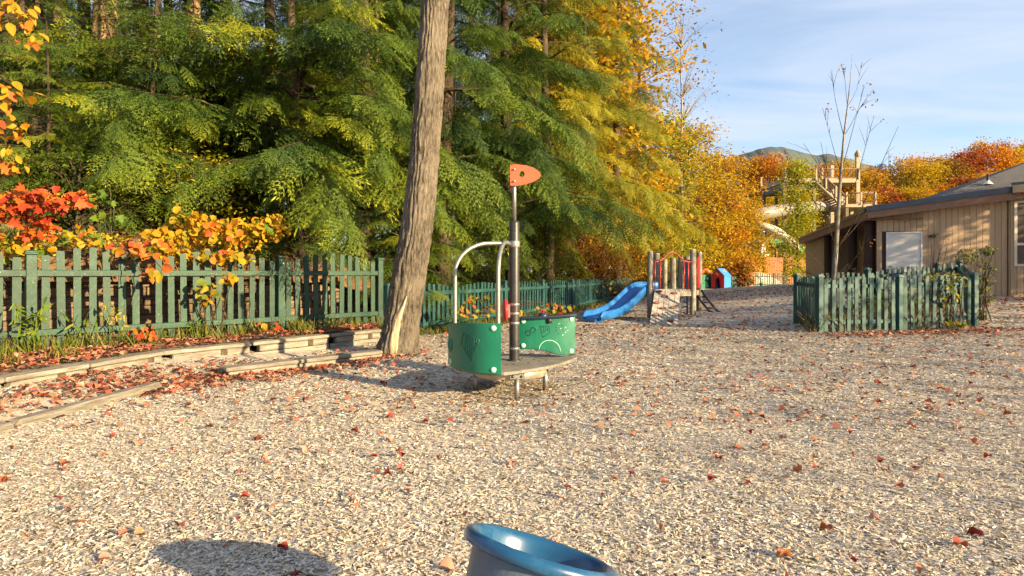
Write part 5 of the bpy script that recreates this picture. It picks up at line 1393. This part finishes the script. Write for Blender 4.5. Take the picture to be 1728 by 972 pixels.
    # black rubber climbing ladder at the right
    A0, A1 = RR + Vector((-.10, -.15, .72)), RR + Vector((.30, -1.05, .02))
    for s_ in (-.12, .12):
        o_ = Vector((s_ * .9, s_ * -.3, 0))
        MB().tube([A0 + o_, A0.lerp(A1, .35) + o_ + Vector((0, 0, -.09)), A0.lerp(A1, .7) + o_ + Vector((0, 0, -.11)), A1 + o_ + Vector((.12, 0, -.01))], .034, 10).build('ladder_chain', M['black'], t)
    for q in (.15, .38, .6, .82):
        p = A0.lerp(A1, q) + Vector((0, 0, -.09)); MB().tube([p + Vector((-.13, .05, 0)), p + Vector((.13, -.05, 0))], .02, 8).build('ladder_rung', M['black'], t)
tower()

# ------------------------------------------------------------------ playhouse and small play pieces at the far end
def playhouse():
    Nc, Lc, Rc = Vector((16.83, 47.0, 0)), Vector((16.05, 47.7, 0)), Vector((17.75, 48.1, 0))
    t = thing('playhouse', 'small red and blue plastic playhouse with pitched roof by the far fence', 'playhouse', Nc)
    dF = (Lc - Nc); wF = dF.length; dS = (Rc - Nc); wS = dS.length
    ze, zr = 1.02, 1.56
    aF = math.atan2(-dF.y, -dF.x)      # local +x runs from Lc to Nc
    door = [(-.24, .0), (-.24, .62), (-.20, .76), (-.10, .86), (0, .89), (.10, .86), (.20, .76), (.24, .62), (.24, 0)]
    def gable(parent, c, nm):
        out = [(-wF / 2, 0)] + door + [(wF / 2, 0), (wF / 2, ze), (0, zr), (-wF / 2, ze)]
        bm = bmesh.new()
        fr = [bm.verts.new((x, -.025, z)) for x, z in out]; bkv = [bm.verts.new((x, .025, z)) for x, z in out]; n = len(out)
        f1 = bm.faces.new(fr); f2 = bm.faces.new(bkv[::-1])
        for i in range(n): bm.faces.new((fr[i], bkv[i], bkv[(i + 1) % n], fr[(i + 1) % n]))
        bmesh.ops.triangulate(bm, faces=[f1, f2]); bmesh.ops.recalc_face_normals(bm, faces=bm.faces)
        me = bpy.data.meshes.new(nm); bm.to_mesh(me); bm.free()
        return obj(nm, me, M['red_pl'], parent, T(c) @ RZ(aF))
    fc = (Nc + Lc) / 2
    gw = gable(t, fc, 'front_wall'); gable(t, fc + dS, 'back_wall')
    kb = MB(); disc(kb, fc + Vector((-.02, -.05, 1.12)), (-.6, -.7, 0), .05, .02, 12); kb.build('emblem', M['white'], gw)
    for o_ in (Nc, Lc):
        c = o_ + dS / 2; mb = MB(); mb.box((0, 0, ze / 2), (wS, .05, ze), ch=.01); mb.build('side_wall', M['blue_pl'], t, T(c) @ RZ(math.atan2(dS.y, dS.x)))
        rd = (fc - o_); ov = -.06
        q = [Vector((o_.x, o_.y, ze - .03)) - rd * .10 - dS * .04, Vector((o_.x, o_.y, ze - .03)) - rd * .10 + dS * 1.04, Vector((fc.x, fc.y, zr + .03)) + dS * 1.04, Vector((fc.x, fc.y, zr + .03)) - dS * .04]
        vs = q + [p + Vector((0, 0, .05)) for p in q]
        MB().add(vs, [(3, 2, 1, 0), (4, 5, 6, 7), (0, 1, 5, 4), (1, 2, 6, 5), (2, 3, 7, 6), (3, 0, 4, 7)]).build('roof_panel', M['blue_pl'], t)
    # green play panel beside it with an orange arch behind
    a = at(1183, 461, 47.6); b = at(1203, 461, 48.3)
    g = thing('play_board', 'green play panel with triangular opening standing left of the playhouse', 'play panel', (a.x, a.y, 0))
    L_ = math.hypot(b.x - a.x, b.y - a.y); h = 1.12
    bm = bmesh.new()
    out = [(0, 0), (L_, 0), (L_, h), (0, h)]; hole = [(L_ * .28, .08), (L_ * .72, .08), (L_ * .5, .62)]
    lo = []
    for y in (-.03, .03):
        o_ = [bm.verts.new((x, y, z)) for x, z in out]; hh = [bm.verts.new((x, y, z)) for x, z in hole]; lo.append((o_, hh))
        bmesh.ops.triangle_fill(bm, edges=[bm.edges.new((o_[i], o_[(i + 1) % 4])) for i in range(4)] + [bm.edges.new((hh[i], hh[(i + 1) % 3])) for i in range(3)], use_beauty=True)
    for w in (0, 1):
        A_, B_ = lo[0][w], lo[1][w]
        for i in range(len(A_)): bm.faces.new((A_[i], A_[(i + 1) % len(A_)], B_[(i + 1) % len(A_)], B_[i]))
    bmesh.ops.recalc_face_normals(bm, faces=bm.faces)
    me = bpy.data.meshes.new('board'); bm.to_mesh(me); bm.free()
    obj('board', me, M['green_pl'], g, T(Vector((a.x, a.y, 0))) @ RZ(math.atan2(b.y - a.y, b.x - a.x)))
    kk = MB(); disc(kk, Vector((a.x, a.y - .04, .85)) + (b - a) * .5 * Vector((1, 1, 0)).x, (0, -1, 0), .07, .03, 12); kk.build('button', M['mint'], g)
    pa = MB(); c = at(1190, 461, 49.2)
    pts = [Vector((c.x + .42 * math.cos(q), c.y, .95 + .55 * math.sin(q))) for q in [math.pi * i / 14 for i in range(15)]]
    ar = thing('play_arch', 'orange play arch rising behind the green play panel', 'play arch', (c.x, c.y, 0))
    pa.tube([Vector((pts[0].x, c.y, 0))] + pts + [Vector((pts[-1].x, c.y, 0))], .16, 12); pa.build('arch', M['orange_fl'], ar)
    # small green spring toy base
    c = at(1285, 461, 50.0); s = thing('spring_toy', 'little green and white spring toy in front of the far fence', 'spring toy', (c.x, c.y, 0))
    MB().lathe([(.24, 0), (.26, .05), (.22, .10), (.12, .30), (.20, .34), (.20, .40), (.06, .42)], 18, T(c.x, c.y, 0)).build('base', M['green_pl'], s)
    MB().tube([Vector((c.x, c.y, .4)), Vector((c.x, c.y, .78))], .055, 12).build('stem', M['white'], s)
    hb = MB(); hb.tube([Vector((c.x - .22, c.y, .86)), Vector((c.x, c.y, .78)), Vector((c.x + .22, c.y, .86))], .05, 10); hb.build('handle', M['white'], s)
playhouse()
# ------------------------------------------------------------------ building
def building():
    P = lambda a, b, z: B0 + E1 * a + E2 * b + Vector((0, 0, z))
    RB = RZ(math.atan2(E1.y, E1.x))
    t = thing('tan_building', 'tan board clad building with brown fascia and pale door on the right', 'building', (B0.x, B0.y, .4))
    def bx(name, m, a0, a1, b0, b1, z0, z1, parent=t, ch=0.0):
        mb = MB(); mb.box((0, 0, 0), (a1 - a0, b1 - b0, z1 - z0), ch=ch)
        return mb.build(name, m, parent, T(P((a0 + a1) / 2, (b0 + b1) / 2, (z0 + z1) / 2)) @ RB)
    def slope_bar(name, m, a0, a1, b0, b1, z0, z1, h, parent=t):
        """bar whose top follows z0->z1 between a0 and a1."""
        vs = [P(a, b, z + dz) for dz in (-h, 0) for a, b, z in ((a0, b0, z0), (a1, b0, z1), (a1, b1, z1), (a0, b1, z0))]
        return MB().add(vs, [(3, 2, 1, 0), (4, 5, 6, 7), (0, 1, 5, 4), (1, 2, 6, 5), (2, 3, 7, 6), (3, 0, 4, 7)]).build(name, m, parent)
    zt = lambda a: 3.13 + .118 * a
    core = bx('wall', M['darkwood'], 0.02, 3.64, .03, .30, .0, 3.0)
    # vertical siding boards with grooves, each a board
    w = .165; a = .0; door0, door1, dz1 = .28, 1.32, 2.63
    cuts = []
    while a < 3.60: cuts.append((a, min(a + w, 3.62))); a += w
    for a0, a1 in cuts:
        ztop = zt((a0 + a1) / 2)
        if a1 <= door0 + .02 or a0 >= door1 - .02: z0 = .25
        else: z0 = dz1 + .02
        bx('siding_board', M['siding'], a0 + .004, a1 - .004, 0, .03, z0, ztop, ch=.005)
    bx('trim_board', M['siding'], .0, .10, -.03, -.002, .3, zt(0) - .12, ch=.004)
    bx('wall', M['siding'], .02, 3.6, .032, .3, 2.99, 3.2)
    # door
    dr = bx('door', M['door_grey'], door0 + .06, door1 - .06, -.012, .028, .50, dz1 - .07, ch=.004)
    for a0, a1, z0, z1 in ((door0, door0 + .055, .48, dz1), (door1 - .055, door1, .48, dz1), (door0 + .056, door1 - .056, dz1 - .062, dz1)):
        bx('door_frame', M['white'], a0, a1, -.03, .02, z0, z1, dr, .004)
    for z in (.85, 1.55, 2.25): bx('hinge', M['steel'], door1 - .075, door1 - .05, -.04, -.031, z, z + .10, dr)
    bx('door_handle', M['steel'], door0 + .10, door0 + .16, -.06, -.013, 1.45, 1.50, dr, .008)
    # wall lamp
    lp = bx('wall_lamp', M['black'], 1.50, 1.66, -.20, -.02, 2.42, 2.50, ch=.01); bx('lamp_arm', M['black'], 1.64, 1.74, -.10, -.001, 2.50, 2.54, lp)
    # fascia, flashing, roofs
    fa = slope_bar('fascia', M['fascia'], -.34, 4.05, -.36, -.30, zt(-.34) + .21, zt(4.05) + .21, .23)
    fl = slope_bar('flashing', M['flashing'], -.36, 4.06, -.39, -.2, zt(-.36) + .40, zt(4.06) + .40, .185)
    slope_bar('roof', M['flashing'], -.36, 4.06, -.195, 1.6, zt(-.36) + .38, zt(4.06) + .38, .10)
    slope_bar('soffit', M['fascia'], -.34, 4.05, -.295, .0, zt(-.34) + .05, zt(4.05) + .05, .03)
    for a0, a1 in ((-.36, .02), (.02, 2.4), (2.4, 4.06)): slope_bar('seam', M['flashing'], a1 - .03, a1, -.397, -.2, zt(a1) + .405, zt(a1) + .405, .17, fl)
    # left side: long low eave, recessed porch with dark log posts
    slope_bar('fascia', M['fascia'], -.37, -.31, -.29, 17.4, 3.30, 3.30, .26)
    slope_bar('flashing', M['flashing'], -.40, -.2, -.19, 17.45, 3.42, 3.42, .115)
    slope_bar('roof', M['shingle'], -.195, 9, 1.62, 17.45, 3.40, 4.4, .12)
    slope_bar('soffit', M['fascia'], -.31, 1.3, -.2, 17.4, 3.07, 3.07, .03)
    bx('wall', M['siding_pale'], .0, .12, 9.2, 17.2, .2, 3.04)
    bx('wall', M['siding_pale'], 1.2, 1.32, .31, 9.2, .2, 3.04)
    bx('wall', M['siding'], .12, 1.2, 9.08, 9.19, .2, 3.04)
    for k in range(8): bx('siding_board', M['siding_pale'], -.022, -.001, 9.22 + k * 1.0, 10.205 + k * 1.0, .25, 3.03)
    for b in (.42, 3.2, 8.7): MB().lathe([(.17, .1), (.16, 1.5), (.165, 3.04)], 14, T(P(-.12, b, 0))).build('log_post', M['darkwood'], t)
    dd = bx('door', M['fascia'], 1.14, 1.196, 6.6, 7.5, .5, 2.55); bx('door_frame', M['trimcream'], 1.12, 1.197, 7.52, 7.62, .5, 2.65, dd)
    pn = bx('porch_panel', M['siding_pale'], 1.15, 1.197, 7.7, 8.6, .5, 2.6)
    sg = bx('plaque', M['darkwood'], 1.14, 1.196, 4.6, 5.1, 1.55, 1.75)
    for b in (2.2, 5.9): bx('porch_panel', M['darkwood'], 1.12, 1.19, b, b + .35, .4, 3.03)
    # wing with the window
    zw = 3.72
    for k in range(24):
        a0 = 3.66 + k * .165
        if 3.84 < a0 + .1 < 5.2: bx('siding_board', M['siding'], a0 + .004, a0 + .161, -.12, -.09, .25, 1.48, ch=.005); bx('siding_board', M['siding_pale'], a0 + .004, a0 + .161, -.12, -.09, 3.50, zw, ch=.005)
        else: bx('siding_board', M['siding_pale'], a0 + .004, a0 + .161, -.12, -.09, .25, zw, ch=.005)
    bx('wall', M['siding'], 3.64, 7.7, -.088, .29, .1, zw - .02)
    wn = bx('window', M['glass'], 3.82, 5.15, -.10, -.092, 1.55, 3.45)
    for a0, a1, z0, z1 in ((3.74, 3.82, 1.46, 3.52), (5.15, 5.23, 1.46, 3.52), (3.821, 5.149, 3.45, 3.52), (3.821, 5.149, 1.46, 1.54), (3.821, 5.149, 2.12, 2.20), (4.45, 4.50, 2.201, 3.449)):
        bx('window_frame', M['trimcream'], a0, a1, -.16, -.094, z0, z1, wn, .006)
    bx('screen', M['screen'], 3.83, 4.44, -.115, -.105, 2.21, 3.44, wn); bx('screen', M['screen'], 3.83, 5.14, -.115, -.105, 1.55, 2.11, wn)
    slope_bar('fascia', M['siding_pale'], 3.58, 7.8, -.5, -.44, 3.98, 4.2, .24)
    slope_bar('flashing', M['flashing'], 3.56, 7.8, -.52, -.42, 4.06, 4.28, .07)
    slope_bar('soffit', M['fascia'], 3.6, 7.8, -.43, -.10, 3.76, 3.98, .03)
    # hip roof of shingles with a vent pipe
    e0, e1, r0, r1 = P(1.7, .45, 3.72), P(18, .45, 4.6), P(8, 7, 6.25), P(18, 7, 6.6)
    l0 = P(1.7, 14, 3.9); l1 = P(18, 14, 4.4)
    MB().add([e0, e1, r1, r0], [(0, 1, 2, 3)]).add([l0, e0, r0], [(0, 1, 2)]).add([l1, l0, r0, r1], [(0, 1, 2, 3)]).add([p - Vector((0, 0, .12)) for p in (e0, e1, l1, l0)], [(0, 1, 2, 3)]).build('roof', M['shingle'], t)
    vp = at(1667, 305, 20.6); vt = MB().tube([vp - Vector((0, 0, .25)), vp + Vector((0, 0, .22))], .045, 12).build('vent_pipe', M['black'], t)
    MB().lathe([(.16, -.13), (.06, -.02), (.05, 0)], 14, T(vp)).build('vent_boot', M['white'], vt)
building()

# ------------------------------------------------------------------ water slide tower and orange boards beyond the far fence
def slide_tower():
    d = 62.0
    A_ = lambda px, py, dd=0: at(px, py, d + dd)
    t = thing('water_slide_tower', 'tall wooden water slide tower with stairs and railed platforms behind the slim tree', 'slide tower', (A_(1385, 461).x, d, 0))
    def slab(name, px0, px1, py0, py1, dep, m, y0=0):
        p, q = A_(px0, py1), A_(px1, py0); mb = MB(); mb.box(((p.x + q.x) / 2, d + y0 + dep / 2, (p.z + q.z) / 2), (q.x - p.x, dep, q.z - p.z)); return mb.build(name, m, t)
    slab('platform', 1324, 1449, 301, 308, 6, M['lightwood']); slab('platform', 1409, 1457, 348, 353, 5, M['lightwood'], -2)
    slab('joist', 1324, 1376, 309, 320, 5, M['towerdark'], .4)
    for px, top, bot, w, m in ((1325, 300, 470, 5, 'towerdark'), (1375, 309, 470, 5, 'towerdark'), (1449, 264, 470, 6, 'lightwood'), (1412, 354, 470, 5, 'towerdark'), (1455, 354, 470, 5, 'lightwood'), (1347, 321, 470, 4, 'towerdark')):
        for yy in (.2, 5.2) if px not in (1412, 1455) else (-1.8, 2):
            p, q = A_(px, bot), A_(px, top); mb = MB(); mb.box((p.x, d + yy, (q.z - .3) / 2), (w * d / 1000, .28, q.z + .3)); mb.build('leg', M[m], t)
    def rail(px0, py0, px1, py1, h, yy, n):
        a, b = A_(px0, py0), A_(px1, py1); a.y = b.y = d + yy; hz = h * d / 1000
        r = MB(); r.tube([a + Vector((0, 0, hz)), b + Vector((0, 0, hz))], .07, 6); r.tube([a + Vector((0, 0, .1)), b + Vector((0, 0, .1))], .04, 6)
        k = max(4, int((b - a).length / .28))
        for i in range(k): p = a.lerp(b, i / k); r.tube([p, p + Vector((0, 0, hz))], .025, 4)
        ro = r.build('railing', M['towerdark'], t)
        for i in range(n + 1):
            p = a.lerp(b, i / n); mb = MB(); mb.box(p + Vector((0, -.05, hz / 2)), (.16, .16, hz + .15)); mb.build('rail_post', M['lightwood'], ro)
    rail(1325, 301, 1449, 301, 16, 0, 4); rail(1325, 301, 1449, 301, 16, 6, 4); rail(1376, 303, 1426, 347, 17, -.1, 3); rail(1410, 348, 1457, 348, 18, -2, 2)
    for i in range(14):
        p = A_(1376 + 3.6 * i, 306 + 3.1 * i); mb = MB(); mb.box((p.x, d + .9, p.z), (.34, 1.6, .09)); mb.build('step', M['lightwood'], t)
    a, b = A_(1376, 308), A_(1426, 352)
    mb = MB(); mb.tube([Vector((a.x, d - .05, a.z)), Vector((b.x, d - .05, b.z))], .16, 6); mb.build('stringer', M['lightwood'], t)
    cap = A_(1449, 262); MB().lathe([(.18, -.2), (.3, 0), (.3, .25), (.12, .5), (.0001, .7)], 12, T(cap.x, d + .2, cap.z)).build('finial', M['lightwood'], t)
    # flumes
    s = thing('water_slide', 'tan tube and white curving flume of the water slide below the wooden tower', 'water slide', (A_(1290, 461).x, d, 0))
    def flume(name, pts, r, m, half=False):
        P_ = [Vector(p) for p in pts]; fine = []
        for i in range(len(P_) - 1):
            p0, p1, p2, p3 = P_[max(i - 1, 0)], P_[i], P_[i + 1], P_[min(i + 2, len(P_) - 1)]
            for j in range(5):
                q = j / 5; fine.append(.5 * ((2 * p1) + (p2 - p0) * q + (2 * p0 - 5 * p1 + 4 * p2 - p3) * q * q + (3 * p1 - p0 - 3 * p2 + p3) * q ** 3))
        fine.append(P_[-1])
        return MB().tube(fine, r, 18).build(name, M[m], s)
    tb = flume('tube', [A_(1420, 340, 2), A_(1385, 348, 1), A_(1340, 352, -1.5), A_(1300, 358, -3), A_(1268, 366, -3), A_(1240, 378, -1), A_(1225, 392, 2)], .62, 'tube')
    for px, py in ((1380, 348), (1340, 352), (1300, 358)):
        p = A_(px, py, -1 if px > 1350 else -2.4); MB().lathe([(.64, -.05), (.68, -.05), (.68, .05), (.64, .05)], 18, T(p) @ RY(R(86))).build('tube_flange', M['tube'], tb)
    flume('flume', [A_(1225, 392, 2), A_(1250, 384, 0), A_(1280, 381, -2.5), A_(1310, 390, -3), A_(1330, 405, -2), A_(1345, 420, 1)], .42, 'tubeW')
    flume('flume', [A_(1255, 420, 3), A_(1290, 411, 1), A_(1325, 413, 0), A_(1350, 420, 2)], .5, 'tubeG')
    for px in (1279, 1293):
        p = A_(px, 380, -2); MB().tube([Vector((p.x, p.y, 0)), Vector((p.x + (.6 if px < 1285 else -.3), p.y, p.z - .4))], .13, 8).build('support_leg', M['white'], s)
    p, q = A_(1275, 430, -2), A_(1297, 430, -2); MB().tube([p, q], .1, 8).build('support_brace', M['white'], s)
    # orange board screen
    o = thing('orange_board_wall', 'tall orange board screen beyond the far picket fence', 'fence', (A_(1290, 461).x, 58, 0))
    a, b = at(1240, 461, 57.5), at(1420, 461, 59.5); n = 44
    for i in range(n):
        p = a.lerp(b, (i + .5) / n); mb = MB(); w = (b - a).length / n
        mb.box((0, 0, 1.4), (w - .02, .05, 2.8 if i < 24 else 2.3), ch=.006); mb.build('board', M['orangewall'], o, T(p.x, p.y, 0) @ RZ(math.atan2(b.y - a.y, b.x - a.x)))
    for f_ in (0, .135, .27, .47, .7, 1):
        p = a.lerp(b, f_); mb = MB(); mb.box((p.x, p.y - .12, 1.42), (.22, .18, 2.86)); mb.build('post', M['orangedk'], o)
    sm = MB(); c = at(1275, 461, 56)
    vs = []; n = 20
    sm.lathe([(2.6, 0), (2.2, .5), (1.4, 1.05), (.6, 1.3), (.0001, 1.36)], 20, T(c.x, c.y, 0) @ SC(1, .5, 1.0))
    tag(sm.build('sand_mound', M['sand']), 'pale rounded mound showing over the far picket fence', 'mound')
slide_tower()

# unseen trees added right of the picture, crowns thinned to cast light shade
NTH = ['first', 'second', 'third', 'fourth', 'fifth', 'sixth', 'seventh', 'eighth', 'ninth', 'tenth', 'eleventh', 'twelfth']
ca, sa = math.sin(R(SUN_AZ)), math.cos(R(SUN_AZ))
for i in range(12):
    u = 4.2 + 1.75 * i; x = 12.6 + .8 * i; y = (u + sa * x) / ca
    h = 4.6 + .75 * i
    plant_tree(BY, 'unseen_shade_tree', f'{NTH[i]} of the unseen thin leaved trees added to shade the yard', 'tree', (x, y, 0), i * 1.1, min(max(h / 9, .62), 1.1), M['gold'], M['bark_pale'], 'thin leaved trees beside the yard', sz=h / 9)
plant_tree(BA, 'unseen_shade_tree', 'fuller unseen tree added to shade the building front', 'tree', (20.8, 14.4, .4), .4, .85, M['gold'], M['bark_pale'], 'thin leaved trees beside the yard')  # unseen, added for denser shade on the building front
